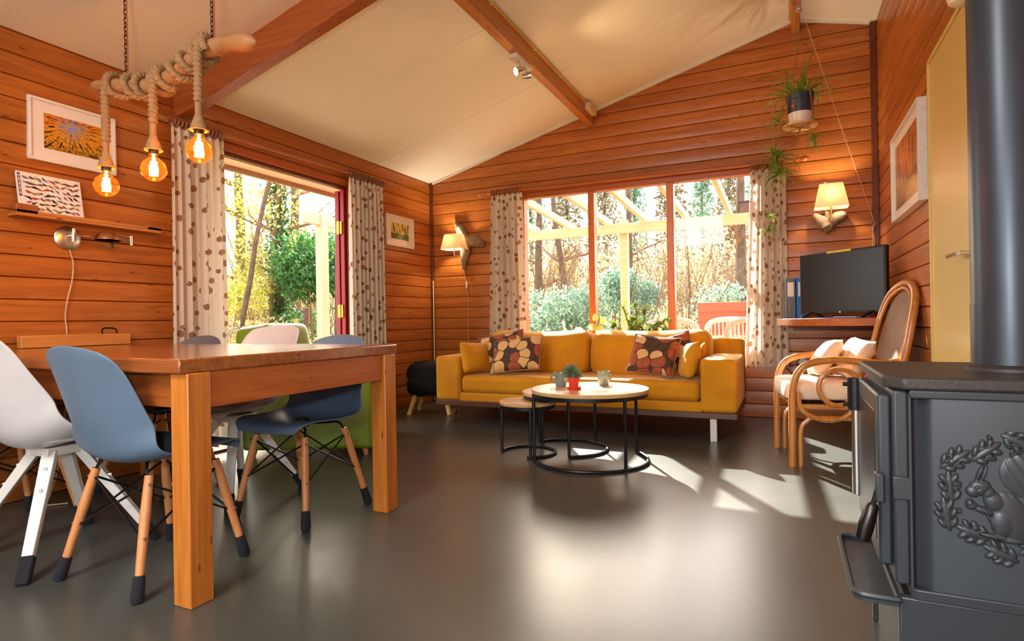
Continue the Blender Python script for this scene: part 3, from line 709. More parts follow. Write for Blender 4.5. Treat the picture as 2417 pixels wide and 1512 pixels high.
shrub('pale dry undergrowth below the bare trees in the garden door', 600, 9.2, 1.9, .95, 3600, .11, 'leaf_pale', 22)
shrub('yellow-green bush behind the white dining chair, outside the garden door', 545, 10.5, 1.9, 2.3, 4200, .085, 'leaf_lime', 23)
shrub('loose lime foliage hanging high in the garden door view', 650, 11.2, 2.2, 1.6, 3200, .075, 'leaf_lime', 24, 2.3)
shrub('dry straw-coloured brush between the ivy tree and the stake', 690, 8.4, 1.3, .8, 2600, .10, 'leaf_pale', 29)
shrub('soft blue-green conifer in the left window pane', 1330, 11.4, 1.8, 1.9, 5200, .10, 'leaf_blue', 25)
shrub('second blue-green conifer, left of the pergola post', 1440, 12.4, 1.6, 2.3, 4600, .10, 'leaf_blue', 26)
shrub('light green bush in the right window pane above the red screen', 1712, 12, 1.2, 1.9, 900, .10, 'leaf_blue', 27)
shrub('pale bramble thicket right of the pergola post', 1545, 13, 2.2, 1.9, 3800, .10, 'leaf_pale', 28)
shrub('low bluish bush behind the plank screen by the curtain', 1750, 13.5, 1.5, 1.5, 2600, .11, 'leaf_blue', 30)
shrub('pale dry brush along the foot of the left window pane', 1265, 9.4, 1.3, .8, 2200, .09, 'leaf_pale', 32)
t = thing('garden_stake', 'rough wooden stake leaning outside the garden door', 'stake', (*V(712, 7.6), -.2))
MB().tube([(0, 0, 0), (.03, 0, .6), (.09, 0, 1.28)], [.045, .042, .036], 9).build('stake_wood', MT['bark'], t)
t = thing('nest_box', 'small dark nest box on the thick pine trunk by the curtain', 'nest box', (*V(1762, 12.25), 3.0))
MB().box((-.09, -.09, 0), (.09, .05, .24)).build('box', MT['plinth'], t); MB().box((-.12, -.13, .24), (.12, .06, .265)).build('roof', MT['tile_roof'], t)

# distant pines closing off the view, and one tree added so its unseen crown shades the garden door
def pine(label, px, tt, h, w, n, seed, mat, z0=1.2, xy=None):
    rnd = random.Random(seed); x, y = xy or V(px, tt); t = thing('pine_tree', label, 'tree', (x, y, -.2 + max(0, (y - 8) / 60 * .9)), 0, WG + ', leafy')
    MB().tube([(0, 0, 0), (.05, 0, h * .5), (0, .05, h * .95)], [.15, .12, .04], 8).build('trunk', MT['bark'], t)
    m = MB()
    for _ in range(n):
        f = rnd.random(); z = z0 + (h - z0) * f; a = rnd.uniform(0, 6.283); q = min(w, .92) * (.35 + .65 * math.sin(math.pi * min(1, f * .85 + .15)) ) * math.sqrt(rnd.random())
        leaf(m, (q * math.cos(a), q * math.sin(a), z + .25 * math.sin(a * 5 + seed)), rnd.uniform(.16, .36), rnd)
    m.build('foliage', MT[mat], t)
for k, (px_, tt, h, w, n, mat) in enumerate(((1255, 29, 8.8, 1.5, 2250, 'leaf_blue'), (1340, 33, 9.6, 2.0, 2850, 'leaf_far'), (1430, 29.5, 8.4, 1.4, 1950, 'leaf_far'), (1500, 33, 9.2, 1.8, 2550, 'leaf_blue'), (1590, 29, 8.6, 1.6, 2250, 'leaf_far'),
        (1660, 33.5, 9.8, 2.0, 2850, 'leaf_blue'), (1725, 29, 8.6, 1.4, 1950, 'leaf_far'), (1790, 33, 9.4, 1.8, 2400, 'leaf_blue'), (600, 29, 5.2, 1.7, 2250, 'leaf_far'), (700, 31, 6.0, 2.0, 2550, 'leaf_far'), (770, 28, 5.6, 1.5, 1400, 'leaf_blue'))):
    pine('feathery distant tree closing off the woods', px_, tt, h, w, n, 90 + k, mat)
pine('added leafy tree whose unseen crown shades the garden door', 0, 0, 6.0, 1.1, 2600, 130, 'leaf_green', 4.0, (-2.75, 1.7))
# ------------------------------------------------------------------ dining table and chairs
t = wthing('dining_table', 'long pine dining table with thick top and square legs, by the left wall', 'table', (.96, -3.76, 0))
MB().box((.06, -4.31, .724), (1.863, -3.21, .77)).build('tabletop', MT['table_top'], t, bevel=.006)
for x in (.10, 1.787):
    for y in (-4.288, -3.313): MB().box((x, y, 0), (x + .081, y + .081, .724)).build('leg', MT['table_leg'], t, bevel=.004)
for x in (.115, 1.825): MB().box((x, -4.207, .608), (x + .028, -3.313, .724)).build('apron', MT['table_rail'], t, bevel=.003)
for y in (-4.245, -3.30): MB().box((.181, y, .608), (1.787, y + .028, .724)).build('apron', MT['table_rail_x'], t, bevel=.003)

def shell(prof, wmul=1):
    keys = [Vector(p[:3]) for p in prof]; k2 = [Vector((p[3], p[4], 0)) for p in prof]
    A = catmull(keys, 4); B = catmull(k2, 4); n = len(A) - 1
    def fn(u, v):
        i = min(n, int(round(v * n))); f, z, w = A[i]; lift, wrap = B[i].x, B[i].y
        q = u * 2 - 1; a = abs(q) ** 2.1
        return (w * q * wmul, f + wrap * a, z + lift * a)
    m = MB(); m.grid(fn, 20, n); return m
SIDE = [(.238, .402, .165, .0, -.02), (.222, .432, .200, .004, -.02), (.15, .440, .226, .010, -.004), (.05, .426, .238, .020, 0), (-.05, .413, .241, .033, 0),
        (-.12, .411, .239, .047, .008), (-.172, .438, .233, .050, .03), (-.203, .51, .226, .035, .058), (-.226, .58, .217, .018, .06), (-.248, .66, .208, .004, .055),
        (-.270, .735, .196, -.006, .048), (-.285, .785, .176, -.016, .038), (-.292, .815, .140, -.022, .028)]
TUL = [(.225, .43, .17, 0, -.03), (.21, .452, .205, .012, -.02), (.14, .452, .232, .034, 0), (.04, .435, .246, .06, 0), (-.06, .422, .25, .09, .005),
       (-.13, .43, .248, .115, .03), (-.18, .468, .243, .11, .06), (-.215, .53, .237, .085, .085), (-.245, .61, .228, .05, .09), (-.272, .70, .217, .02, .08),
       (-.296, .79, .202, .004, .062), (-.312, .845, .182, -.008, .045), (-.318, .868, .150, -.018, .035)]
def on(a, b, q): return Vector(a).lerp(Vector(b), q)
def side_chair(label, loc, rz, mat):
    t = thing('dining_chair', label, 'chair', loc, rz, 'dining chairs')
    shell(SIDE).build('seat_shell', MT[mat], t, solid=.007, sub=1, ang=80)
    L = {}
    for sx in (-1, 1):
        for sy in (-1, 1):
            a, b = (sx * .145, sy * .125 + .01, .375), (sx * .212, sy * .205, 0); L[sx, sy] = (a, b)
            lg = MB().tube([a, on(a, b, .3), on(a, b, .93)], [.0135, .0165, .0125], 12).build('leg', MT['dowel'], t)
            MB().tube([on(a, b, .79), on(a, b, .81), on(a, b, .97), on(a, b, 1.0)], [.0165, .0185, .021, .015], 10).build('felt_sock', MT['felt'], lg)
            for q in (.07, .50):
                p = on(a, b, q); MB().cyl(p + Vector((sx * .012, sy * .004, 0)), p + Vector((sx * .02, sy * .004, 0)), .006, n=8).build('bolt', MT['chrome'], lg)
    for k0, k1 in (((-1, 1), (1, 1)), ((-1, -1), (1, -1)), ((-1, -1), (-1, 1)), ((1, -1), (1, 1))):
        m = MB()
        for p, q in ((k0, k1), (k1, k0)): m.tube([on(*L[p], .07), on(*L[q], .52)], .0042, 6)
        m.build('wire_brace', MT['black_wire'], t)
    m = MB()
    for sx in (-1, 1):
        for sy in (-1, 1): m.tube(catmull([(0, .0, .405), (sx * .08, sy * .075, .405), (sx * .125, sy * .11, .40), on(*L[sx, sy], .10)], 4), .0055, 6)
    m.cyl((0, 0, .395), (0, 0, .432), .03); m.build('mount', MT['black_wire'], t); return t
def tulip_chair(label, loc, rz):
    t = thing('dining_chair', label, 'chair', loc, rz, 'dining chairs')
    shell(TUL).build('seat_shell', MT['white_plastic'], t, solid=.009, sub=1, ang=80)
    m = MB(); m.squad((0, .03, .463), (.185, .17, .022), .6, 24, 8); m.build('seat_pad', MT['white_plastic'], t)
    MB().box((-.075, -.075, .385), (.075, .075, .418)).build('mount', MT['white_paint'], t, bevel=.004)
    for sx in (-1, 1):
        for sy in (-1, 1):
            a, b = Vector((sx * .05, sy * .05, .40)), Vector((sx * .236, sy * .236, 0)); sd = (sx, -sy, 0)
            lg = MB().bar(a, on(a, b, .93), .046, .036, .032, .026, side=sd).build('leg', MT['white_paint'], t, bevel=.003)
            MB().bar(on(a, b, .80), b, .044, .036, .040, .032, side=sd).build('felt_sock', MT['felt'], lg, bevel=.006)
            for q in (.13, .30):
                p = on(a, b, q); nrm = Vector((sx, sy, 0)).normalized()
                for w in (-.008,): MB().cyl(p + nrm * .012, p + nrm * .026, .007, n=8).build('bolt', MT['chrome'], lg)
    return t
ca = side_chair('slate blue shell chair at the near long side, beside the front table leg', (1.455, -4.122, 0), 0, 'blue_plastic')
again(ca, 'slate blue shell chair on the far side beside the right table leg', (1.475, -3.425, 0), R(180))
again(ca, 'chair at the near left end of the table, only its wooden legs and wires showing', (.44, -4.13, 0), 0)
cd = again(ca, 'dark grey shell chair on the far side, its top showing before the left curtain', (.45, -3.425, 0), R(180))
for o in bpy.data.objects:
    if o.parent == cd and o.name.startswith('seat_shell'): o.data = o.data.copy(); o.data.materials[0] = MT['grey_plastic']
cw = tulip_chair('big white tulip chair at the near side, cut by the left picture edge', (.935, -4.165, 0), 0)
again(cw, 'white tulip chair on the far side, its back standing before the garden door', (.96, -3.37, 0), R(180))

# plank with black handle lying at the wall end of the table
t = wthing('wooden_board', 'thick pale pine plank with black handle lying along the wall on the table', 'board', (.035, -3.6, .77))
MB().box((.022, -3.875, .772), (.066, -3.333, .836)).build('plank', MT['plank'], t, bevel=.004)
MB().tube(catmull([(.04, -3.475, .834), (.04, -3.47, .865), (.04, -3.405, .863), (.04, -3.395, .834)], 4), .005, 8).build('handle', MT['black_metal'], t)

# ------------------------------------------------------------------ green armchair
t = thing('armchair', 'apple green leatherette armchair behind the dining table by the garden door', 'armchair', (.496, -2.205, 0), R(-63.9))
m = MB(); m.box((-.30, -.40, .055), (.30, .405, .30)); m.build('base', MT['green'], t, bevel=.02)
for s in (-1, 1): MB().box((.295 * s if s > 0 else -.4425, -.425, .05), (.4425 if s > 0 else -.295, .425, .625)).build('arm', MT['green'], t, bevel=.028, seg=4)
m = MB(); m.squad((0, -.335, .60), (.44, .115, .275), .25, rot=Matrix.Rotation(R(7), 3, 'X')); m.build('backrest', MT['green'], t)
m = MB(); m.squad((0, .10, .375), (.29, .335, .085), .25); m.build('seat_cushion', MT['green'], t)
for x in (-.38, .38):
    for y in (-.36, .36): MB().cyl((x, y, .055), (x * 1.02, y * 1.03, 0), .02, .014, 12).build('foot', MT['dowel'], t)

# ------------------------------------------------------------------ sheepskin stool
t = thing('stool', 'stool with shaggy black sheepskin seat and birch legs in the far corner', 'stool', (.44, -.69, 0), R(18))
rnd = random.Random(9); m = MB(); m.squad((0, 0, .335), (.225, .205, .155), .5, 30, 18); m.build('seat_core', MT['fur'], t)
m = MB()
for _ in range(9000):
    th = rnd.uniform(0, 6.283); ph = math.asin(rnd.uniform(-1, 1)); sp = lambda w, q: math.copysign(abs(w) ** q, w)
    p = Vector((.222 * sp(math.cos(ph), .5) * sp(math.cos(th), .5), .202 * sp(math.cos(ph), .5) * sp(math.sin(th), .5), .335 + .152 * sp(math.sin(ph), .5)))
    d = (Vector((p.x, p.y, p.z - .335)).normalized() + Vector((rnd.gauss(0, .4), rnd.gauss(0, .4), rnd.gauss(-.5, .4)))).normalized()
    s = d.cross(Vector((rnd.gauss(0, 1), rnd.gauss(0, 1), rnd.gauss(0, 1)))).normalized() * .0028; L = rnd.uniform(.016, .034)
    q = p + d * L + Vector((0, 0, -.006)); m.add([p - s, p + s, q], [(0, 1, 2)])
f = m.build('fleece', MT['fur'], t); f['kind'] = 'stuff'
birch = plain('birch_bark', srgb(214, 176, 130), .7, 0, .3, 14, .3)
for x, y in ((-.13, -.12), (.13, -.12), (-.13, .12), (.13, .12)):
    MB().tube([(x, y, .22), (x * 1.28, y * 1.22, .1), (x * 1.5, y * 1.45, 0)], [.024, .023, .024], 12).build('leg', birch, t)

# ------------------------------------------------------------------ mustard sofa
t = wthing('sofa', 'long mustard yellow velvet sofa under the wide window', 'sofa', (2.0, -.76, 0)); Y = MT['mustard']
MB().box((.79, -1.205, .162), (3.215, -.28, .205)).build('plinth', MT['plinth'], t, bevel=.004)
MB().box((1.02, -1.20, .20), (2.985, -.30, .272)).build('front_rail', Y, t, bevel=.012)
MB().box((.79, -1.21, .203), (1.032, -.28, .578)).build('arm', Y, t, bevel=.03, seg=4)
MB().box((2.973, -1.21, .203), (3.215, -.28, .578)).build('arm', Y, t, bevel=.03, seg=4)
MB().box((.79, -.44, .203), (3.215, -.26, .70)).build('back_frame', Y, t, bevel=.04, seg=4)
m = MB(); m.box((1.036, -1.205, .272), (2.969, -.42, .418)); m.build('seat_cushion', Y, t, bevel=.045, seg=5)
for x0, x1, sd in ((1.045, 2.008, 1), (2.012, 2.99, 5)):
    h = Vector(((x1 - x0) / 2, .19, .215))
    def sag(p, h=h, sd=sd):
        u = p.x / h.x; w = max(0, p.z / h.z)
        wr = mnoise.noise(Vector((p.x * 9 + sd, p.z * 5, p.y * 6))) * .014 + mnoise.noise(Vector((p.x * 24 + sd, p.z * 9, 3))) * .006 * w
        return Vector((p.x, p.y * max(0, 1 - w * w) ** .42 + wr * (1 + w), p.z + w * (.034 * u * u - .028) + wr * .6))
    m = MB(); m.squad(((x0 + x1) / 2, -.575, .578), h, .34, 56, 30, sag, Matrix.Rotation(R(-9), 3, 'X')); m.build('back_cushion', Y, t)
MB().bar((.93, -1.10, .165), (.885, -1.115, 0), .05, .045, .022, .022).build('leg', MT['plinth'], t)
sub_label(MB().bar((3.056, -1.165, .165), (3.056, -1.165, 0), .045, .045).build('leg', MT['white_paint'], t, bevel=.003), 'white square front leg')
for x in (.93, 3.08): MB().bar((x, -.36, .165), (x, -.35, 0), .05, .045, .022, .022).build('leg', MT['plinth'], t)

def pillow(name, label, w, h, th, mat, loc, lean, spin, yaw, group=None, pipe=None, cat='cushion', seed=0):
    """lean tips the top away from the viewer, spin turns it in its own plane, yaw turns it about the vertical"""
    m = MB(); n = 18; m.uv = {}
    for sg in (1, -1):
        n0 = len(m.v)
        for j in range(n + 1):
            for i in range(n + 1):
                u, v = i / n * 2 - 1, j / n * 2 - 1
                z = th / 2 * ((1 - u ** 4) * (1 - v ** 4)) ** .55 if abs(u) < 1 and abs(v) < 1 else 0
                z += .012 * mnoise.noise(Vector((u * 2.3 + seed, v * 2.3, sg * 3))) * (1 - u * u) * (1 - v * v)
                k = 1 - .06 * (1 - v * v) * abs(u) ** 3; k2 = 1 - .06 * (1 - u * u) * abs(v) ** 3
                m.v.append((w / 2 * u * k, -sg * z, h / 2 * v * k2)); m.uv[n0 + j * (n + 1) + i] = (i / n * w / .45, j / n * h / .45)
        for j in range(n):
            for i in range(n): m.f.append(tuple(n0 + q for q in (j * (n + 1) + i, j * (n + 1) + i + 1, (j + 1) * (n + 1) + i + 1, (j + 1) * (n + 1) + i))); m.mi.append(0)
    o = m.build(name, mat, ang=70); tag(o, label, cat, group)
    o.matrix_world = Matrix.Translation(loc) @ (Matrix.Rotation(yaw, 4, 'Z') @ Matrix.Rotation(-lean, 4, 'X') @ Matrix.Rotation(spin, 4, 'Y'))
    if pipe:
        edge = []
        for a, b in [(i / 10 * 2 - 1, -1) for i in range(10)] + [(1, i / 10 * 2 - 1) for i in range(10)] + [(1 - i / 5, 1) for i in range(10)] + [(-1, 1 - i / 5) for i in range(10)]:
            edge.append((w / 2 * a * (1 - .06 * (1 - b * b) * abs(a) ** 3), 0, h / 2 * b * (1 - .06 * (1 - a * a) * abs(b) ** 3)))
        MB().tube(edge, .006, 6, True).build('piping', pipe, o)
    return o
G = 'log-print cushions on the sofa'
pillow('cushion', 'log-print cushion at the left, half hidden behind its neighbour', .42, .31, .11, MT['logs_a'], (1.28, -.90, .612), R(22), R(-12), R(4), G, MT['piping'])
pillow('cushion', 'log-print cushion in front of another, left half of the sofa', .44, .32, .12, MT['logs_b'], (1.49, -1.055, .585), R(34), R(-8), R(-2), G, MT['piping'], seed=2)
pillow('cushion', 'log-print cushion with a big red-brown log, right half of the sofa', .35, .33, .11, MT['logs_c'], (2.615, -1.02, .592), R(32), R(7), R(0), G, MT['piping'], seed=4)
pillow('cushion', 'crumpled log-print cushion tucked beside the right yellow pillow', .31, .29, .09, MT['logs_d'], (2.735, -.87, .602), R(22), R(-16), R(2), G, MT['piping'], seed=6)
G = 'mustard velvet pillows at the sofa arms'
pillow('pillow', 'mustard velvet pillow leaning on the left sofa arm', .31, .27, .11, Y, (1.12, -1.085, .562), R(16), R(4), R(72), G, seed=8)
pillow('pillow', 'mustard velvet pillow leaning on the right sofa arm, nearest the front', .29, .27, .11, Y, (2.885, -1.075, .562), R(16), R(-4), R(-72), G, seed=10)
pillow('pillow', 'mustard velvet pillow behind the front one at the right sofa arm', .22, .25, .05, Y, (2.935, -.82, .558), R(10), R(-4), R(-80), G, seed=12)

# ------------------------------------------------------------------ nesting coffee tables
def nest(label, c, r, z, ring, legs, rr):
    t = wthing('coffee_table', label, 'coffee table', (c[0], c[1], 0), 'nesting coffee tables')
    m = MB(); m.lathe([(0, z - .022), (r, z - .022), (r + .002, z - .018), (r + .002, z - .003), (r, z), (0, z)], (c[0], c[1], 0), 72); m.build('tabletop', MT['oak'], t, ang=30)
    pt = lambda a, zz: (c[0] + rr * math.cos(R(a)), c[1] + rr * math.sin(R(a)), zz)
    m = MB(); m.lathe([(rr - .012, z - .045), (rr + .006, z - .045), (rr + .006, z - .022), (rr - .012, z - .022)], (c[0], c[1], 0), 64); m.build('top_rim', MT['black_metal'], t, ang=30)
    m = MB(); n = 44; m.tube([pt(ring[0] + (ring[1] - ring[0]) * i / n, .011) for i in range(n + 1)], .0105, 8); m.build('floor_ring', MT['black_metal'], t)
    for a in legs: MB().cyl(pt(a, .005), pt(a, z - .03), .0105, n=8).build('leg', MT['black_metal'], t)
    return t
nest('largest round oak coffee table on black ring frame, mugs and pot on it', (2.419, -1.998), .358, .446, (-158, 50), (-158, -38, 50), .348)
nest('middle round oak coffee table tucked under the largest one', (2.175, -1.77), .285, .396, (-66, 152), (-66, 62, 152), .275)
nest('smallest round oak coffee table, low at the left of the nest', (1.985, -1.965), .184, .347, (-70, 195), (-62, 80, 195), .176)
def mug(label, loc, rz):
    t = thing('mug', label, 'mug', loc, rz, 'grey-green mugs')
    m = MB(); m.lathe([(0, 0), (.030, 0), (.033, .004), (.041, .088), (.0405, .091), (.038, .089), (.030, .010), (0, .008)]); m.build('cup', MT['teal_mug'], t)
    MB().tube(catmull([(.037, 0, .072), (.058, 0, .070), (.062, 0, .048), (.052, 0, .028), (.034, 0, .026)], 5), .0055, 8).build('handle', MT['teal_mug'], t); return t
mu = mug('grey-green mug standing alone at the right back of the largest coffee table', (2.462, -1.835, .446), R(60))
again(mu, 'grey-green mug half hidden behind the little red flower pot', (2.228, -1.99, .446), R(200))
t = thing('potted_succulent', 'spiky grey-green succulent in a small red pot and saucer', 'plant', (2.352, -2.10, .446))
MB().lathe([(0, 0), (.040, 0), (.047, .013), (.044, .014), (.036, .006), (0, .006)]).build('saucer', MT['red_pot'], t)
MB().lathe([(0, .006), (.026, .006), (.033, .058), (.037, .058), (.038, .074), (.033, .074), (.030, .060), (0, .060)]).build('pot', MT['red_pot'], t)
m = MB(); rnd = random.Random(4)
for cx, cy, cz, rr, nn in ((-.018, 0, .105, .042, 190), (.022, .004, .085, .028, 90), (-.03, .006, .088, .030, 70)):
    for _ in range(nn):
        d = Vector((rnd.gauss(0, 1), rnd.gauss(0, 1), rnd.gauss(.25, .8))).normalized(); p = Vector((cx, cy, cz)) + d * rr * .35; m.tube([p, p + d * rr * .5, p + d * rr], [.0022, .0026, .0003], 4)
for x, y, z in ((-.018, 0, .10), (.022, .004, .085), (-.03, .006, .088)): m.tube([(x * .5, y, .06), (x, y, z)], .006, 6)
m.build('spiky_leaves', MT['succulent'], t)

# ------------------------------------------------------------------ cane armchair
t = thing('cane_armchair', 'honey-coloured bentwood cane armchair in the right corner', 'armchair', (3.772, -1.425, 0), math.atan2(.986, -.167))
# local axes: +y forward, x sideways
for s in (-1, 1):
    x = .262 * s
    MB().tube(catmull([(x, .272, 0), (x, .268, .25), (x, .262, .45), (x, .225, .555), (x, .15, .600), (x, .03, .615), (x, -.12, .603), (x * .98, -.25, .60), (x * .9, -.33, .63)], 7), .0212, 10).build('arm', MT['cane'], t)
    MB().tube(catmull([(x, 0.235, .43), (x, 0.218, .33), (x, 0.118, .275), (x, -0.002, .29), (x, -0.077, .38), (x, -0.087, .48), (x, -0.032, .55), (x, 0.048, .56), (x, 0.113, .51), (x, 0.123, .43), (x, 0.068, .365), (x, -0.002, .362), (x, -0.057, .41)], 7), .0142, 8).build('spiral', MT['cane'], t)
    MB().tube(catmull([(x * .97, .225, 0), (x * .97, .222, .20), (x * .97, .19, .262), (x * .97, .12, .283), (x * .97, -.25, .275)], 6), .0125, 8).build('inner_leg', MT['cane'], t)
    MB().tube(catmull([(x, -.24, .62), (x, -.25, .36), (x * 1.02, -.30, 0)], 5), .0185, 10).build('rear_leg', MT['cane'], t)
    MB().tube([(x * .98, .268 - .03, .33), (x * .5, .262, .355), (x * .2, .264, .36)], .011, 8).build('brace', MT['cane'], t)
back = catmull([(-.235, -.235, .36), (-.275, -.30, .62), (-.268, -.345, .83), (-.20, -.385, .99), (0, -.405, 1.055), (.20, -.385, .99), (.268, -.345, .83), (.275, -.30, .62), (.235, -.235, .36)], 8)
MB().tube(back, .021, 10).build('back_frame', MT['cane'], t)
MB().tube([Vector((p.x * .89, p.y + .012, .36 + (p.z - .36) * .955)) for p in back], .010, 8).build('inner_hoop', MT['cane'], t)
def weave(u, v):
    q = .36 + v * .655; hw = .88 * (.235 + .04 * min(1, v * 2.4)) if v < .55 else .88 * .275 * math.sqrt(max(.0, 1 - ((v - .55) / .462) ** 2.3))
    return (hw * (2 * u - 1), -.228 - .175 * v ** .85, q)
m = MB(); m.grid(weave, 16, 26, True); m.build('woven_back', MT['cane_weave'], t, solid=.006)
m = MB(); m.tube([(-.25, .245, .345), (.25, .245, .345), (.25, -.24, .345), (-.25, -.24, .345)], .014, 8, True); m.build('seat_frame', MT['cane'], t)
MB().box((-.245, -.24, .338), (.245, .245, .352)).build('seat_deck', MT['cane_weave'], t)
def inchair(p): q = Matrix.Rotation(math.atan2(.986, -.167), 3, 'Z') @ Vector(p); return (3.772 + q.x, -1.425 + q.y, q.z)
sc = MB(); sc.squad((0, 0, 0), (.232, .255, .060), .3, 32, 14, lambda p: p)
o = sc.build('seat_cushion', MT['cushion']); tag(o, 'thick cream seat cushion on the cane armchair', 'cushion'); o.location = inchair((0, .045, .432)); o.rotation_euler = (0, 0, math.atan2(.986, -.167))
ry = math.atan2(.986, -.167) + R(180)
pillow('throw_pillow', 'cream striped pillow leaning in the cane armchair, nearer the window', .36, .26, .10, MT['stripe'], inchair((-.055, -.105, .613)), R(30), R(3), ry + R(4), 'striped pillows in the cane armchair', seed=20)
pillow('throw_pillow', 'cream striped pillow in front of its twin in the cane armchair', .34, .255, .10, MT['stripe'], inchair((.05, .025, .608)), R(34), R(-5), ry - R(6), 'striped pillows in the cane armchair', seed=22)

# ------------------------------------------------------------------ wood stove
t = wthing('wood_stove', 'grey-black cast-iron wood stove with squirrel relief in the right foreground', 'stove', (3.96, -3.76, 0)); S = MT['stove']
MB().prism([(3.722, -3.50), (3.722, -3.962), (3.754, -4.012), (4.185, -4.012), (4.185, -3.50)], .708, .735).build('top_plate', MT['stove_top'], t, bevel=.006)
m = MB()
m.prism([(3.765, -3.53), (3.765, -3.998), (3.769, -4.0), (3.772, -3.990), (3.778, -3.979), (3.786, -3.977), (3.795, -3.987), (3.801, -3.996), (3.809, -4.0), (4.165, -4.0), (4.17, -3.995), (4.17, -3.53)], .285, .70)
m.build('body', S, t)
m = MB(); m.box((3.766, -4.007, .690), (4.172, -3.99, .7085)); m.build('side_rim', S, t, bevel=.004)
m = MB()
def skirt(u, v): return (3.765 + .405 * u, -4.004 - .0, (.292 - .022 * (1 - math.exp(-u * 14))) * (1 - v) + .262 * v - .012 * v * (1 - math.exp(-u * 14)))
m.prism([(3.765, -3.53), (3.765, -3.998), (3.775, -4.006), (4.172, -4.006), (4.172, -3.53)], .262, .285); m.build('seam_band', S, t, bevel=.003)
m = MB(); m.box((3.742, -4.0, 0), (4.168, -3.978, .263)); m.build('side_leg_panel', S, t, bevel=.004)
MB().box((3.742, -3.552, 0), (4.168, -3.53, .285)).build('side_leg_panel', S, t, bevel=.004)
MB().box((3.752, -3.978, .0), (3.768, -3.552, .262)).build('ash_front', MT['black_matt'], t, bevel=.003)
m = MB(); m.box((3.738, -3.99, .285), (3.766, -3.54, .705)); m.build('front_frame', S, t, bevel=.005, seg=2)
dr = MB().box((3.712, -3.962, .312), (3.738, -3.556, .692)).build('door', S, t, bevel=.006, seg=2)
MB().box((3.7105, -3.92, .355), (3.7135, -3.60, .65)).build('door_glass', MT['black_gloss'], dr, bevel=.001)
m = MB(); m.cyl((3.706, -3.562, .60), (3.706, -3.562, .69), .020, n=18); m.cyl((3.69, -3.562, .672), (3.675, -3.562, .672), .006, n=8); m.cyl((3.69, -3.562, .615), (3.675, -3.562, .615), .006, n=8); m.build('hinge_cap', MT['black_metal'], dr)
MB().cyl((3.708, -3.562, .36), (3.708, -3.562, .60), .013, n=14).build('hinge_rod', MT['chrome'], dr)
MB().box((3.704, -3.982, .455), (3.722, -3.955, .52)).build('latch', S, dr, bevel=.004)
MB().box((3.735, -3.998, .47), (3.77, -3.985, .52)).build('keeper', S, t, bevel=.003)
hd = MB().tube(catmull([(3.712, -3.972, .502), (3.706, -3.975, .475), (3.697, -3.98, .445)], 4), .005, 8).build('handle', MT['black_metal'], dr)
MB().tube([(3.700, -3.979, .452), (3.698, -3.98, .446), (3.684, -3.983, .40), (3.678, -3.984, .374), (3.677, -3.984, .372)], [.009, .0125, .0165, .0145, .010], 14).build('grip', MT['black_gloss'], hd)
def rr(x0, x1, y0, y1, q, n=5):
    out = []
    for cx, cy, a in ((x0 + q, y0 + q, 180), (x1 - .002, y0 + .002, 270), (x1 - .002, y1 - .002, 0), (x0 + q, y1 - q, 90)):
        rad = q if a in (180, 90) else .002
        for k in range(n + 1): out.append((cx + rad * math.cos(R(a + 90 * k / n)), cy + rad * math.sin(R(a + 90 * k / n))))
    return out
m = MB(); m.prism(rr(3.655, 3.742, -4.008, -3.62, .032), .243, .252); tr = m.build('ash_lip', S, t)
m = MB(); P = rr(3.655, 3.742, -4.008, -3.62, .032); m.tube([(x, y, .258) for x, y in P], .0065, 6, True); m.build('lip_rim', S, tr)
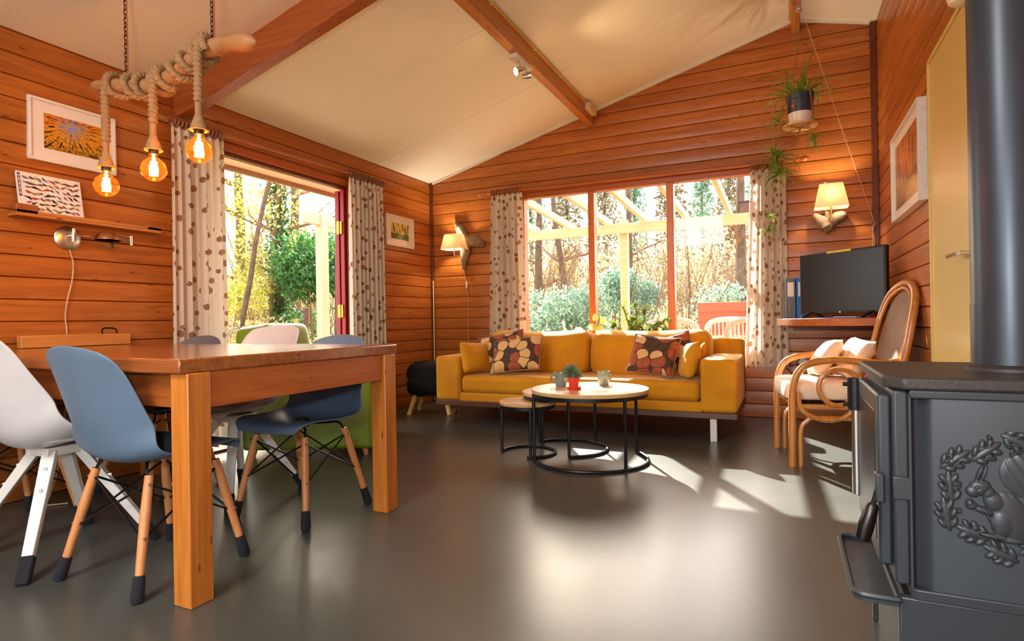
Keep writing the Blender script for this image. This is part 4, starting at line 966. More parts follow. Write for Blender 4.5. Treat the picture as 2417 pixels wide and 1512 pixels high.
# cast relief on the side: height field pressed out of the panel, in panel units
def relief():
    sx, sz = .000178, .000214
    gx = np.arange(120, 1640, 5.5); gy = np.arange(140, 1420, 5.0); X, Yg = np.meshgrid(gx, gy)
    def ell(H, cx, cy, rx, ry, a=0, pw=.5, hgt=1):
        c, s = math.cos(R(a)), math.sin(R(a)); dx, dy = X - cx, Yg - cy
        q = 1 - ((dx * c + dy * s) / rx) ** 2 - ((-dx * s + dy * c) / ry) ** 2
        B = hgt * np.where(q > 0, np.maximum(q, 0) ** pw, 0); kk = .12; d = np.clip(kk - np.abs(H - B), 0, None)
        return np.maximum(H, B) + np.where((H > 0) & (B > 0), d * d / (4 * kk), 0)
    sq = np.zeros_like(X)
    for e in ((1085, 560, 300, 215, 12, .42, .75), (1190, 760, 210, 330, -18, .45, .62), (900, 950, 165, 255, -24, .5, .95), (820, 1010, 118, 140, 0, .5, 1.15),
              (745, 815, 110, 92, 30, .5, 1.05), (612, 690, 112, 78, -12, .5, 1.15), (545, 735, 72, 56, 15, .5, 1.0), (690, 735, 70, 66, 0, .5, .95),
              (607, 555, 20, 92, 24, .5, .8), (648, 560, 22, 100, 20, .5, .95), (640, 905, 120, 36, 16, .5, 1.0), (535, 870, 60, 40, -10, .5, 1.05), (515, 845, 44, 42, 0, .5, 1.1),
              (700, 985, 18, 90, -32, .5, .7), (740, 1145, 150, 28, 6, .5, .8), (900, 1170, 110, 30, 2, .5, .7)): sq = ell(sq, *e)
    ridges = .07 * np.cos((X * .8 - Yg * .55) / 13.0) * ((X > 850) & (Yg < 760)); sq = np.where(sq > .15, sq + ridges, sq)
    eye = ell(np.zeros_like(X), 585, 690, 16, 13, 0, .5, 1); sq = sq - .35 * ell(np.zeros_like(X), 585, 690, 27, 22, 0, .5, 1) * (sq > 0) + .4 * eye
    wr = np.zeros_like(X); rnd = random.Random(12); cx, cy, rx, ry = 887, 770, 600, 500
    k = 12
    for i in range(k):
        a = R(8 + 360 * i / k); px, py = cx + rx * math.cos(a), cy + ry * math.sin(a); ta = math.degrees(math.atan2(ry * math.cos(a), -rx * math.sin(a)))
        for off, da, L in (((40, 14, 178),) if i % 2 else ((-40, -16, 172),)):
            qx, qy = px + off * math.cos(a), py + off * math.sin(a); d = R(ta + da); c, s = math.cos(d), math.sin(d)
            wr = ell(wr, qx, qy, L, 44, ta + da, .5, .85)
            for u, w in ((-.5, .75), (.0, .95), (.45, .7)):
                for g in (-1, 1):
                    lx, ly = qx + c * L * u - s * g * 74 * w, qy + s * L * u + c * g * 74 * w; wr = ell(wr, lx, ly, 62, 33, ta + da + g * 40, .5, .85)
        for _ in range(2):
            b = a + rnd.uniform(-.12, .12); o = rnd.choice((-88, 84)); wr = ell(wr, cx + (rx + o) * math.cos(b), cy + (ry + o) * math.sin(b), 30, 21, rnd.uniform(0, 180), .5, 1.1)
        d = R(ta); wr = ell(wr, px, py, 110, 9, ta, .5, .95)
    out = []
    for nm, H in (('squirrel_relief', sq), ('oak_wreath', np.where(sq > .05, 0, wr))):
        m = MB(); idx = -np.ones(H.shape, int); keep = H > .03
        cell = keep[:-1, :-1] | keep[1:, :-1] | keep[:-1, 1:] | keep[1:, 1:]
        need = np.zeros(H.shape, bool); need[:-1, :-1] |= cell; need[1:, :-1] |= cell; need[:-1, 1:] |= cell; need[1:, 1:] |= cell
        js, iz = np.nonzero(need); idx[js, iz] = np.arange(len(js))
        vs = [(3.776 + sx * gx[i], -3.9995 - .0095 * max(0, H[j, i]), .66 - sz * gy[j]) for j, i in zip(js, iz)]
        cj, ci = np.nonzero(cell)
        m.add(vs, [(int(idx[j, i]), int(idx[j + 1, i]), int(idx[j + 1, i + 1]), int(idx[j, i + 1])) for j, i in zip(cj, ci)])
        m.build(nm, S, t, ang=80)
relief()
t = wthing('stovepipe', 'thick grey stovepipe rising from the wood stove', 'pipe', (4.006, -3.76, .735))
m = MB(); m.lathe([(.076, .735), (.076, .89)], (4.006, -3.76, 0), 40); m.lathe([(.0745, .89), (.0745, 3.22)], (4.006, -3.76, 0), 40); m.build('flue', MT['pipe'], t)
MB().lathe([(.0745, .735), (.088, .735), (.088, .742), (.0765, .75)], (4.006, -3.76, 0), 40).build('collar', MT['stove_top'], t)
# ------------------------------------------------------------------ curtains
def curtain(label, axis, a, z, d, folds, seed, spread=(0, 0)):
    """a = the two ends along the wall, z = (bottom, top), d = distance from the wall"""
    rnd = random.Random(seed); m = MB(); m.uv = {}; nu, nv = folds * 10, 26
    W = abs(a[1] - a[0]); ph = [rnd.uniform(-.5, .5) for _ in range(folds + 1)]; am = [rnd.uniform(.65, 1.25) for _ in range(folds + 1)]
    for j in range(nv + 1):
        v = j / nv; zz = z[0] + (z[1] - z[0]) * v
        for i in range(nu + 1):
            u = i / nu; k = min(folds, int(u * folds + .5)); amp = .026 * am[k] * (1 - .35 * v ** 6)
            s = math.sin(2 * math.pi * folds * u + ph[k] * 1.6 + 1.1 * math.sin(3 * u + seed)) * amp + math.sin(4 * math.pi * folds * u + ph[k] * 4) * .005 + math.sin(5 * u + seed + 2 * v) * .006
            if v > .97: s *= .6
            lo = a[0] - spread[0] * (1 - v); hi = a[1] + spread[1] * (1 - v)
            q = lo + (hi - lo) * u + math.cos(2 * math.pi * folds * u) * .006
            m.v.append((q, -d - s, zz) if axis == 'x' else (d + s, q, zz)); m.uv[len(m.v) - 1] = (u * W * 2.6 / .094 + seed * 3.3, zz / .094)
    for j in range(nv):
        for i in range(nu): m.f.append((j * (nu + 1) + i, j * (nu + 1) + i + 1, (j + 1) * (nu + 1) + i + 1, (j + 1) * (nu + 1) + i)); m.mi.append(0)
    t = wthing('curtain', label, 'curtain', ((a[0] + a[1]) / 2, -d, z[0]) if axis == 'x' else (d, (a[0] + a[1]) / 2, z[0]), 'acorn-print curtains')
    m.build('cloth', MT['curtain'], t, ang=80)
    h = MB(); n = folds * 2        # gathered heading standing up around the rod
    for k in range(n):
        q = a[0] + (a[1] - a[0]) * (k + .5) / n; zt = z[1]
        pts = catmull([(q, -d, zt - .012), (q + .004, -d - .022, zt + .022), (q, -d, zt + .05), (q - .004, -d + .02, zt + .022)], 3, True)
        h.tube([p if axis == 'x' else (-p[1], p[0], p[2]) for p in pts], .0065, 6, True)
    h.build('heading', wood('curtain_rings_wood', srgb(104, 58, 30), srgb(140, 84, 46), 'z', .5), t)
    return t
curtain('acorn-print curtain left of the garden door, behind the hanging bulbs', 'y', (-3.075, -2.70), (.06, 2.135), .075, 7, 1, (.02, .03))
curtain('acorn-print curtain right of the garden door, beside the small picture', 'y', (-1.43, -.945), (.06, 2.165), .075, 9, 2, (.02, .02))
curtain('acorn-print curtain left of the sofa window, near the corner wall lamp', 'x', (.775, 1.12), (.436, 2.165), .075, 6, 3, (.05, .03))
curtain('acorn-print curtain right of the sofa window, behind the hanging spider plant', 'x', (3.262, 3.535), (.436, 2.115), .075, 5, 4, (.075, .0))
def rod(label, p0, p1, ends):
    t = wthing('curtain_rod', label, 'curtain rod', [(a + b) / 2 for a, b in zip(p0, p1)])
    MB().cyl(p0, p1, .0135, n=14).build('rod', MT['frame_wood_x'], t)
    d = (Vector(p1) - Vector(p0)).normalized()
    for e, s in zip((p0, p1), (-1, 1)):
        if ends: MB().lathe([(.0135, 0), (.021, .004), (.021, .018), (.012, .026), (.024, .05), (.026, .066), (.016, .088), (.007, .1), (0, .102)], e, 16, d * s).build('finial', MT['frame_wood_x'], t)
    for q in (.06, .94):
        c = Vector(p0).lerp(Vector(p1), q); w = Vector((-c.x, 0, 0)) if abs(d.y) > .5 else Vector((0, -c.y, 0))
        MB().cyl(c, c + w, .008, n=8).build('bracket', MT['frame_wood_x'], t)
rod('wooden curtain rod with turned ends above the sofa window', (.72, -.075, 2.19), (3.62, -.075, 2.165), True)
rod('wooden curtain rod running above the garden door', (.075, -3.09, 2.165), (.075, -.90, 2.195), False)

# ------------------------------------------------------------------ left wall: pictures, ledge, lamp
def picture(name, label, axis, wallpos, a, z, border, art, depth=.022, frame='white_frame', fw=.012):
    """framed picture flat on a wall; a, z = extents"""
    t = wthing(name, label, 'picture', (wallpos, (a[0] + a[1]) / 2, (z[0] + z[1]) / 2)); s = 1 if wallpos < 2 else -1
    X0, X1 = wallpos, wallpos + s * depth; bx = lambda x0, y0, z0, x1, y1, z1: MB().box((min(x0, x1), y0, z0), (max(x0, x1), y1, z1))
    m = MB()
    for y0, y1, z0, z1 in ((a[0], a[1], z[0], z[0] + fw), (a[0], a[1], z[1] - fw, z[1]), (a[0], a[0] + fw, z[0] + fw, z[1] - fw), (a[1] - fw, a[1], z[0] + fw, z[1] - fw)):
        m.box((min(X0, X1), y0, z0), (max(X0, X1), y1, z1))
    m.build('frame', MT[frame], t, bevel=.002)
    bx(X0, a[0] + fw, z[0] + fw, X0 + s * depth * .55, a[1] - fw, z[1] - fw).build('mount', MT['paper'], t, smooth=False)
    y0, y1, z0, z1 = a[0] + border[0], a[1] - border[0], z[0] + border[1], z[1] - border[1]; xp = X0 + s * depth * .58; g = MB()
    g.grid((lambda u, v: (xp, y0 + (y1 - y0) * u, z0 + (z1 - z0) * v)) if s > 0 else (lambda u, v: (xp, y1 + (y0 - y1) * u, z0 + (z1 - z0) * v)), 2, 2, True)
    g.build('print', MT[art], t, smooth=False)
    if s < 0 or True: bx(X0 + s * depth * .72, a[0] + fw, z[0] + fw, X0 + s * depth * .76, a[1] - fw, z[1] - fw).build('glazing', MT['picture_glass'], t, smooth=False)
    return t
picture('framed_picture', 'white-framed photo of autumn treetops against blue sky, left wall', 'y', .0, (-3.805, -3.372), (1.748, 2.077), (.072, .072), 'canopy')
picture('framed_picture', 'small white-framed photo of a green wood beside the garden door curtain', 'y', .0, (-.832, -.365), (1.630, 1.940), (.085, .075), 'woods')
t = picture('framed_picture', 'large pale-framed brown woodland picture on the right wall', 'y', XR, (-1.80, -.925), (1.465, 2.005), (.07, .07), 'path', .045)
for k in range(5): MB().tube([(XR - .047, -1.802, 1.56 + k * .1), (XR - .02, -1.806, 1.535 + k * .1), (XR - .004, -1.803, 1.53 + k * .1)], .003, 5).build('frame_clip', MT['paper'], t)
t = wthing('picture_ledge', 'narrow pine picture ledge with raised ends on the left wall', 'shelf', (.04, -3.52, 1.46))
MB().box((.0, -3.895, 1.437), (.085, -3.15, 1.453)).build('board', MT['beam_y'], t, bevel=.002)
MB().box((.073, -3.895, 1.453), (.085, -3.15, 1.468)).build('lip', MT['beam_y'], t, bevel=.002)
for y0, y1, zz in ((-3.895, -3.80, 1.497), (-3.235, -3.15, 1.478)): MB().box((.064, y0, 1.453), (.085, y1, zz)).build('end_block', MT['beam_x'], t, bevel=.002)
# bird chart leaning on the ledge
t = thing('bird_chart', 'white chart covered with rows of small coloured birds, leaning on the ledge', 'poster', (.058, -3.715, 1.4535)); t.rotation_euler = (0, R(-10), R(1))
MB().box((-.014, -.150, 0), (0, .150, .222)).build('panel', MT['paper'], t, bevel=.002)
rnd = random.Random(6); PAL = [srgb(60, 52, 48), srgb(110, 82, 66), srgb(156, 66, 56), srgb(86, 100, 130), srgb(150, 126, 80), srgb(98, 104, 66), srgb(34, 34, 42), srgb(128, 110, 100)]
pm = [plain('bird_ink', c, .7) for c in PAL]; bm_ = MB()
for r_ in range(7):
    for c_ in range(9):
        y = -.108 + c_ * .0285 + rnd.uniform(-.006, .006); zz = .034 + r_ * .0265 + rnd.uniform(-.004, .004); a = rnd.uniform(-.7, .7) + (3.14 if rnd.random() < .4 else 0); s = rnd.uniform(1.0, 1.5); bm_.cur = rnd.randint(0, 7)
        P = [(-.013, .002), (-.008, .0058), (-.004, .0052), (.002, .0030), (.008, .0016), (.0165, -.0012), (.0165, -.003), (.007, -.0030), (.000, -.0056), (-.006, -.0042), (-.009, .0005)]
        q = [(.0006, y + s * (u * math.cos(a) - w * math.sin(a)), zz + s * (u * math.sin(a) + w * math.cos(a))) for u, w in P]; bm_.add(q, [tuple(range(len(q)))])
bm_.build('birds', pm, t, smooth=False)
st = MB(); st.box((0, -.147, .09), (.0008, -.135, .212)).build('title_strip', plain('plum_ink', srgb(78, 40, 66), .6), t, smooth=False)
m = MB()
for k in range(9): m.box((.0008, -.1445, .10 + k * .0118), (.0014, -.1375, .1085 + k * .0118 - .003 * (k % 2)))
m.build('title_lettering', MT['paper'], t, smooth=False)
# brushed swing-arm wall lamp with its cord
t = wthing('swing_arm_lamp', 'brushed metal swing-arm wall lamp below the picture ledge', 'wall lamp', (.02, -3.625, 1.36))
MB().lathe([(0, 0), (.066, 0), (.066, .006), (.05, .017), (0, .02)], (.0, -3.625, 1.358), 36, (1, 0, 0)).build('wall_plate', MT['steel'], t)
m = MB(); m.cyl((.06, -3.625, 1.335), (.06, -3.625, 1.405), .009, n=12); m.cyl((.0, -3.625, 1.37), (.06, -3.625, 1.37), .008, n=10); m.build('pivot', MT['chrome'], t)
m = MB(); m.cyl((.06, -3.625, 1.372), (.085, -3.335, 1.372), .0055, n=10); m.build('arm', MT['chrome'], t)
m = MB(); m.cyl((.085, -3.335, 1.345), (.085, -3.335, 1.398), .009, n=12); m.cyl((.085, -3.335, 1.385), (.13, -3.44, 1.388), .005, n=8); m.build('arm_joint', MT['chrome'], t)
MB().lathe([(.066, 0), (.062, .016), (.048, .034), (.026, .047), (0, .051), (.0, .047), (.025, .043), (.046, .031), (.059, .014), (.062, 0)], (.13, -3.49, 1.353), 32).build('shade', MT['copper'], t)
MB().cyl((.14, -3.475, 1.352), (.148, -3.478, 1.312), .0055, n=8).build('switch_stem', MT['black_metal'], t)
MB().tube(catmull([(.012, -3.62, 1.295), (.014, -3.605, 1.22), (.012, -3.612, 1.12), (.014, -3.635, 1.03), (.009, -3.645, .93), (.008, -3.638, .84), (.008, -3.64, .60), (.009, -3.66, .35), (.02, -3.70, .12), (.10, -3.78, .006), (.22, -3.86, .006), (.30, -3.80, .006)], 6), .0034, 6).build('cord', MT['cord'], t)

# ------------------------------------------------------------------ hanging rope lamp
t = wthing('rope_lamp', 'branch lamp wound with thick rope, three amber bulbs hanging over the dining table', 'pendant lamp', (1.2, -3.87, 1.95)); LY = -3.87
bar = catmull([(.675, LY + .01, 1.974), (.76, LY, 1.957), (.86, LY - .005, 1.936), (1.02, LY - .008, 1.905), (1.10, LY, 1.893), (1.19, LY + .004, 1.905), (1.30, LY, 1.93), (1.40, LY - .004, 1.957), (1.50, LY, 1.978), (1.61, LY, 1.968), (1.72, LY - .004, 1.945)], 6)
nb = len(bar); rad = [(.014 + .0165 * min(1, i / 8) ** .6 + .003 * math.sin(i * .7)) * math.sqrt(max(.02, 1 - max(0, (i - nb + 4.2) / 3.25) ** 2)) for i in range(nb)]
MB().tube(bar, rad, 14).build('branch', MT['drift_lamp'], t)
lob = lambda a: 1 + .15 * math.cos(3 * a)
def coil(i0, i1, turns, q=.0135):
    out = []; n = int(turns * 64)
    for k in range(n + 1):
        f = i0 + (i1 - i0) * k / n; i = min(nb - 2, int(f)); p = bar[i].lerp(bar[i + 1], f - i); d = (bar[i + 1] - bar[i]).normalized()
        u = Vector((0, 1, 0)); w = d.cross(u); a = 2 * math.pi * turns * k / n + 1.2; rr_ = rad[i] + q
        out.append(p + (u * math.cos(a) + w * math.sin(a)) * rr_)
    return out
for i0, i1, tn in ((11, 22, 2.6), (26, 31, 1.6), (33, 47, 3.4)): MB().tube(coil(i0, i1, tn), .0145, 15, twist=112, prof=lob).build('rope_coil', MT['rope'], t)
for x, zt, zk, zb in ((.853, 1.955, 1.625, 1.527), (1.173, 1.925, 1.655, 1.541), (1.45, 2.0, 1.695, 1.585)):
    y = LY - .048
    rp = MB(); rp.tube(catmull([(x - .012, LY + .035, zt - .03), (x - .006, LY + .006, zt + .022), (x, LY - .035, zt + .010), (x, y, zt - .05), (x + .001, y, (zt + zk) / 2), (x, y, zk + .055)], 44), .0165, 15, twist=108, prof=lob)
    rp.build('rope', MT['rope'], t)
    MB().tube([(x, y, zk + .06), (x, y, zk + .0)], .0135, 10).build('binding', MT['rope'], t)
    m = MB(); m.lathe([(.0135, zk + .005), (.019, zk - .012), (.026, zk - .03), (.030, zk - .048), (.036, zk - .056), (.033, zk - .059), (.022, zk - .052)], (x, y, 0), 20); m.build('rope_cap', MT['rope'], t)
    MB().lathe([(.0, zk - .047), (.0185, zk - .048), (.0185, zk - .073), (0, zk - .074)], (x, y, 0), 18).build('lamp_holder', MT['black_matt'], t)
    zc = zk - .135
    g = MB(); g.lathe([(.0145, zc + .064), (.0155, zc + .05), (.024, zc + .043), (.040, zc + .028), (.048, zc + .008), (.049, zc - .008), (.043, zc - .026), (.030, zc - .041), (.014, zc - .048), (0, zc - .0495)], (x, y, 0), 32)
    gb = g.build('bulb', MT['bulb_glass'], t, ang=80)
    m = MB()
    for k in range(8):
        a = 2 * math.pi * k / 8; m.tube([(x + .011 * math.cos(a), y + .011 * math.sin(a), zc + .032), (x + .015 * math.cos(a), y + .015 * math.sin(a), zc - .026)], .0026, 5)
    m.build('filament', MT['filament'], gb)
    MB().tube([(x, y, zc + .062), (x, y, zc + .030)], .0055, 8).build('stem', MT['bulb_on'], gb)
    b = lamp('bulb_light', 'POINT', (x, y, zc), 3.2, (1, .55, .2), .02); b.parent = t; b.location = Vector((x, y, zc)) - Vector((1.2, -3.87, 1.95))
for x, z0 in ((.925, 1.955), (1.473, 2.005)):
    m = MB(); zc = EAVE + SL * x; n = int((zc - z0) / .019)
    for k in range(n):
        z = z0 + k * .019; r_ = k % 2 * math.pi / 2
        m.tube([(x + .0055 * math.cos(a) * math.cos(r_), LY + .0055 * math.cos(a) * math.sin(r_), z + .012 + .0125 * math.sin(a)) for a in [2 * math.pi * q / 10 for q in range(10)]], .0018, 5, True)
    m.build('chain', MT['black_wire'], t)
    MB().tube([(x + .012, LY, z0), (x + .013, LY, z0 + .15), (x + .010, LY, z0 + .3), (x + .012, LY, zc)], .0028, 6).build('cable', MT['red_cable'], t)

# ------------------------------------------------------------------ purlin spotlights and cable duct
t = wthing('ceiling_spotlight', 'double spotlight with two small lit heads under the ceiling timber', 'spotlight', (1.84, -1.63, 2.72))
MB().box((1.795, -1.77, 2.705), (1.865, -1.50, 2.735)).build('mounting_plate', MT['white_paint'], t, bevel=.003)
for y, d, ax in ((-1.70, (-.5, -.62, -.34), 0), (-1.585, (.62, .25, .10), 1)):
    p = Vector((1.84, y, 2.705)); q = p + Vector((.015, -.01, -.055)); v = Vector(d).normalized(); c = q + Vector((0, 0, -.02))
    MB().tube(catmull([p, p + Vector((.012, 0, -.028)), q, c], 4), .005, 8).build('stalk', MT['steel'], t)
    MB().lathe([(0, -.03), (.021, -.028), (.024, .0), (.027, .012), (.030, .034), (.027, .034), (.022, .014), (0, .012)], c, 22, v).build('head', MT['steel'], t)
    MB().lathe([(0, .026), (.026, .026), (.026, .031), (0, .033)], c, 22, v).build('lens', MT['led'], t)
    l = lamp('spot_light', 'SPOT', (0, 0, 0), 26 if ax else 9, (1, .66, .32), .02, v, spot_size=R(80), spot_blend=.8); l.parent = t; l.location = c + v * .045 - Vector((1.84, -1.63, 2.72))
t = wthing('cable_duct', 'thin yellowed cable duct along the top of the ceiling timber', 'cable duct', (1.89, -1.5, 2.87))
MB().box((1.876, -2.9, 2.858), (1.892, -.30, 2.876)).build('duct', MT['yellow_duct'], t, bevel=.002)
for y in (-2.2, -1.5, -.95): MB().box((1.875, y - .006, 2.852), (1.895, y + .006, 2.88)).build('clip', MT['cream_fit'], t)
t = wthing('junction_box', 'small cream junction box at the wall end of the ceiling timber', 'junction box', (1.91, -.16, 2.84))
MB().box((1.876, -.30, 2.80), (1.925, -.08, 2.868)).build('box', MT['cream_fit'], t, bevel=.006); MB().cyl((1.90, -.08, 2.83), (1.90, -.02, 2.82), .010, n=10).build('gland', MT['steel'], t)

# ------------------------------------------------------------------ far wall sconces
def drift_tube(m, pts, rad, seed):
    P = catmull(pts, 5); n = len(P); r_ = []
    for i in range(n):
        f = i / (n - 1) * (len(rad) - 1); k = min(len(rad) - 2, int(f)); r_.append((rad[k] + (rad[k + 1] - rad[k]) * (f - k)) * (1 + .16 * mnoise.noise(Vector((i * .6, seed, 0)))))
    m.tube(P, r_, 10)
t = wthing('driftwood_sconce', 'driftwood wall lamp with cream shade and hanging cord in the left far corner', 'wall lamp', (.42, -.06, 1.66))
m = MB()
drift_tube(m, [(.325, -.035, 1.93), (.385, -.04, 1.86), (.43, -.045, 1.76), (.455, -.045, 1.66), (.43, -.04, 1.54), (.415, -.03, 1.42)], [.018, .05, .055, .06, .045, .012], 1); m.build('driftwood', MT['drift'], t)
m = MB(); drift_tube(m, [(.45, -.045, 1.70), (.54, -.05, 1.72), (.62, -.045, 1.69), (.67, -.04, 1.665)], [.06, .065, .05, .018], 2); m.build('driftwood_arm', MT['drift'], t)
def sq_shade(t, cx, cy, q0, q1, z0, z1):
    sq = lambda s, z: [(cx + s * a, cy + s * .72 * b, z) for a, b in ((-1, -.8), (-.8, -1), (.8, -1), (1, -.8), (1, .8), (.8, 1), (-.8, 1), (-1, .8))]
    m = MB(); r8 = range(8)
    m.add(sq(q0, z0) + sq(q1, z1) + sq(q0 - .002, z0) + sq(q1 - .002, z1), [(i, (i + 1) % 8, 8 + (i + 1) % 8, 8 + i) for i in r8] + [(16 + i, 24 + i, 24 + (i + 1) % 8, 16 + (i + 1) % 8) for i in r8] + [(i, 16 + i, 16 + (i + 1) % 8, (i + 1) % 8) for i in r8] + [(8 + i, 8 + (i + 1) % 8, 24 + (i + 1) % 8, 24 + i) for i in r8])
    m.build('shade', MT['shade'], t, ang=30)
sq_shade(t, .385, -.165, .126, .090, 1.626, 1.782)
m = MB(); m.cyl((.385, -.165, 1.56), (.385, -.165, 1.68), .0065, n=10); m.cyl((.385, -.165, 1.568), (.42, -.07, 1.565), .0055, n=8); m.build('stem', MT['chrome'], t)
bb = MB().ball((.385, -.165, 1.705), .024).build('bulb', MT['bulb_on'], t)
l = lamp('sconce_light', 'POINT', (0, 0, 0), 20, (1, .84, .62), .03); l.parent = t; l.location = Vector((.36, -.165, 1.72)) - Vector((.42, -.06, 1.66))
MB().tube(catmull([(.415, -.018, 1.42), (.43, -.012, 1.32), (.445, -.012, 1.2), (.46, -.012, 1.0), (.45, -.012, .8), (.455, -.012, .55), (.45, -.012, .3)], 5), .0026, 6).build('cord', MT['cord'], t)
MB().box((.432, -.022, 1.225), (.452, -.008, 1.295)).build('cord_switch', MT['white_plastic'], t, bevel=.004)
t = wthing('driftwood_sconce', 'driftwood wall lamp with cream shade above the television', 'wall lamp', (3.85, -.07, 1.66))
m = MB(); drift_tube(m, [(3.75, -.04, 1.70), (3.80, -.06, 1.64), (3.84, -.065, 1.585), (3.83, -.05, 1.545)], [.02, .05, .055, .015], 4); m.build('driftwood', MT['drift'], t)
m = MB(); drift_tube(m, [(3.83, -.06, 1.60), (3.89, -.065, 1.645), (3.95, -.06, 1.67), (3.985, -.045, 1.66)], [.045, .05, .042, .012], 5); m.build('driftwood_arm', MT['drift'], t)
cx, cy = 3.865, -.165; sq_shade(t, cx, cy, .122, .083, 1.725, 1.912)
m = MB(); m.cyl((cx, cy, 1.655), (cx, cy, 1.76), .0065, n=10); m.cyl((cx, cy, 1.66), (3.85, -.07, 1.655), .0055, n=8); m.build('stem', MT['brass'], t)
MB().ball((cx, cy, 1.80), (.022, .022, .034)).build('bulb', MT['bulb_on'], t)
m = MB(); drift_tube(m, [(3.845, -.055, 1.64), (3.84, -.05, 1.80), (3.832, -.045, 1.955)], [.02, .018, .014], 6); m.build('driftwood_tip', MT['drift'], t)
l = lamp('sconce_light', 'POINT', (0, 0, 0), 20, (1, .82, .58), .03); l.parent = t; l.location = Vector((cx, cy - .02, 1.83)) - Vector((3.85, -.07, 1.66))

# ------------------------------------------------------------------ television corner
t = wthing('corner_shelf', 'thick pine corner shelf carrying the television', 'shelf', (3.9, -.6, .8))
MB().prism([(3.57, -.012), (3.57, -.13), (3.46, -.13), (3.46, -.50), (3.60, -.80), (3.94, -1.085), (XR - .012, -1.085), (XR - .012, -.012)], .797, .850).build('board', MT['frame_wood_x'], t, bevel=.003)
MB().box((3.58, -.045, .745), (4.16, -.014, .797)).build('bearer', MT['dark_trim'], t)
TA, TB = Vector((3.632, -.585, 0)), Vector((4.122, -1.045, 0)); TM = (TA + TB) / 2; tw = (TB - TA).length; tr_ = math.atan2(TB.y - TA.y, TB.x - TA.x)
t = thing('television', 'black flat-screen television standing on the corner shelf', 'tv', (TM.x, TM.y, .850), tr_)
MB().box((-tw / 2, -.012, .032), (tw / 2, .022, .470)).build('casing', MT['black_matt'], t, bevel=.004)
MB().box((-tw / 2 + .014, -.0135, .052), (tw / 2 - .014, -.0118, .456)).build('screen', MT['black_gloss'], t, smooth=False)
MB().box((-.2, .022, .08), (.2, .055, .34)).build('rear_housing', MT['black_matt'], t, bevel=.01)
for x in (-.24, .24):
    m = MB(); m.bar((x, 0, .045), (x - .005, -.105, .006), .022, .010); m.bar((x, 0, .045), (x + .005, .10, .006), .022, .010); m.build('foot', MT['black_matt'], t)
MB().lathe([(0, 0), (.008, 0), (.006, .003), (0, .003)], (0, -.0135, .042), 14, (0, -1, 0)).build('badge', MT['steel'], t)
MB().box((-.10, -.0145, .458), (.09, .0, .4715)).build('yellow_strip', plain('yellow_strip_colour', srgb(220, 190, 60), .5), t)  # narrow yellow strip along the top edge of the casing
def binder(label, loc, rz, mt, lab):
    t = thing('binder', label, 'binder', loc, rz, 'ring binders by the television')
    MB().box((-.035, -.14, 0), (.035, .14, .315)).build('cover', MT[mt], t, bevel=.004)
    MB().box((-.022, -.1415, .17), (.022, -.1402, .28)).build('spine_label', MT['paper'], t, smooth=False)
    MB().tube([(.010 * math.cos(a), -.1408, .09 + .010 * math.sin(a)) for a in [2 * math.pi * k / 12 for k in range(12)]], .0018, 5, True).build('finger_ring', MT['chrome'], t)
binder('blue ring binder between curtain and television', (3.629, -.30, .850), R(3), 'blue_card', 1)
binder('grey ring binder next to the curtain, left of the blue one', (3.554, -.30, .850), R(3), 'grey_card', 1)
t = thing('folder', 'flat blue and white folder lying under the television', 'folder', (TM.x, TM.y, .850), tr_)
MB().box((-.16, -.06, 0), (.16, .09, .006)).build('cover', MT['blue_card'], t); MB().box((-.02, -.055, .006), (.15, .085, .010)).build('sheets', MT['paper'], t)
t = wthing('low_shelf', 'small pine shelf low on the wall behind the cane armchair', 'shelf', (3.85, -.12, .27))
MB().prism([(3.46, -.012), (3.46, -.10), (3.60, -.26), (4.16, -.26), (4.16, -.012)], .285, .312).build('board', MT['frame_wood_x'], t, bevel=.003)
t = thing('grey_basket', 'grey rounded basket on the low shelf behind the cane armchair', 'basket', (3.92, -.145, .312))
MB().lathe([(0, 0), (.085, 0), (.105, .05), (.11, .17), (.104, .175), (.098, .05), (.08, .008), (0, .008)], (0, 0, 0), 28).build('body', plain('grey_felt', srgb(110, 106, 98), .9), t)
t = thing('power_strip', 'white power strip with black cables above the low shelf', 'power strip', (3.68, -.024, .46)); t.rotation_euler = (0, R(38), 0)
MB().box((-.14, -.022, -.03), (.14, .012, .03)).build('housing', MT['white_plastic'], t, bevel=.006)
for k, x in enumerate((-.09, -.02, .05)):
    p = MB().lathe([(0, 0), (.019, 0), (.017, .02), (.008, .034), (0, .035)], (x, -.022, 0), 14, (0, -1, 0)).build('plug', MT['black_matt'], t)
    MB().tube(catmull([(x, -.055, 0), (x + .02, -.075, -.05), (x - .03, -.06, -.11 - .02 * k), (x + .05, -.045, -.125)], 5), .0035, 6).build('cable', MT['black_wire'], p)
t = wthing('wall_fitting', 'cream rounded wall fitting high up beside the stovepipe', 'wall fitting', (4.15, -2.71, 2.1))
MB().lathe([(0, -.07), (.022, -.067), (.04, -.054), (.046, -.03), (.046, .09), (0, .09)], (4.14, -2.79, 2.085), 28, (0, -.1, 1)).build('dome', MT['cream_fit'], t)
MB().cyl((4.14, -2.79, 2.12), (XR - .014, -2.79, 2.12), .025).build('bracket', MT['cream_fit'], t)

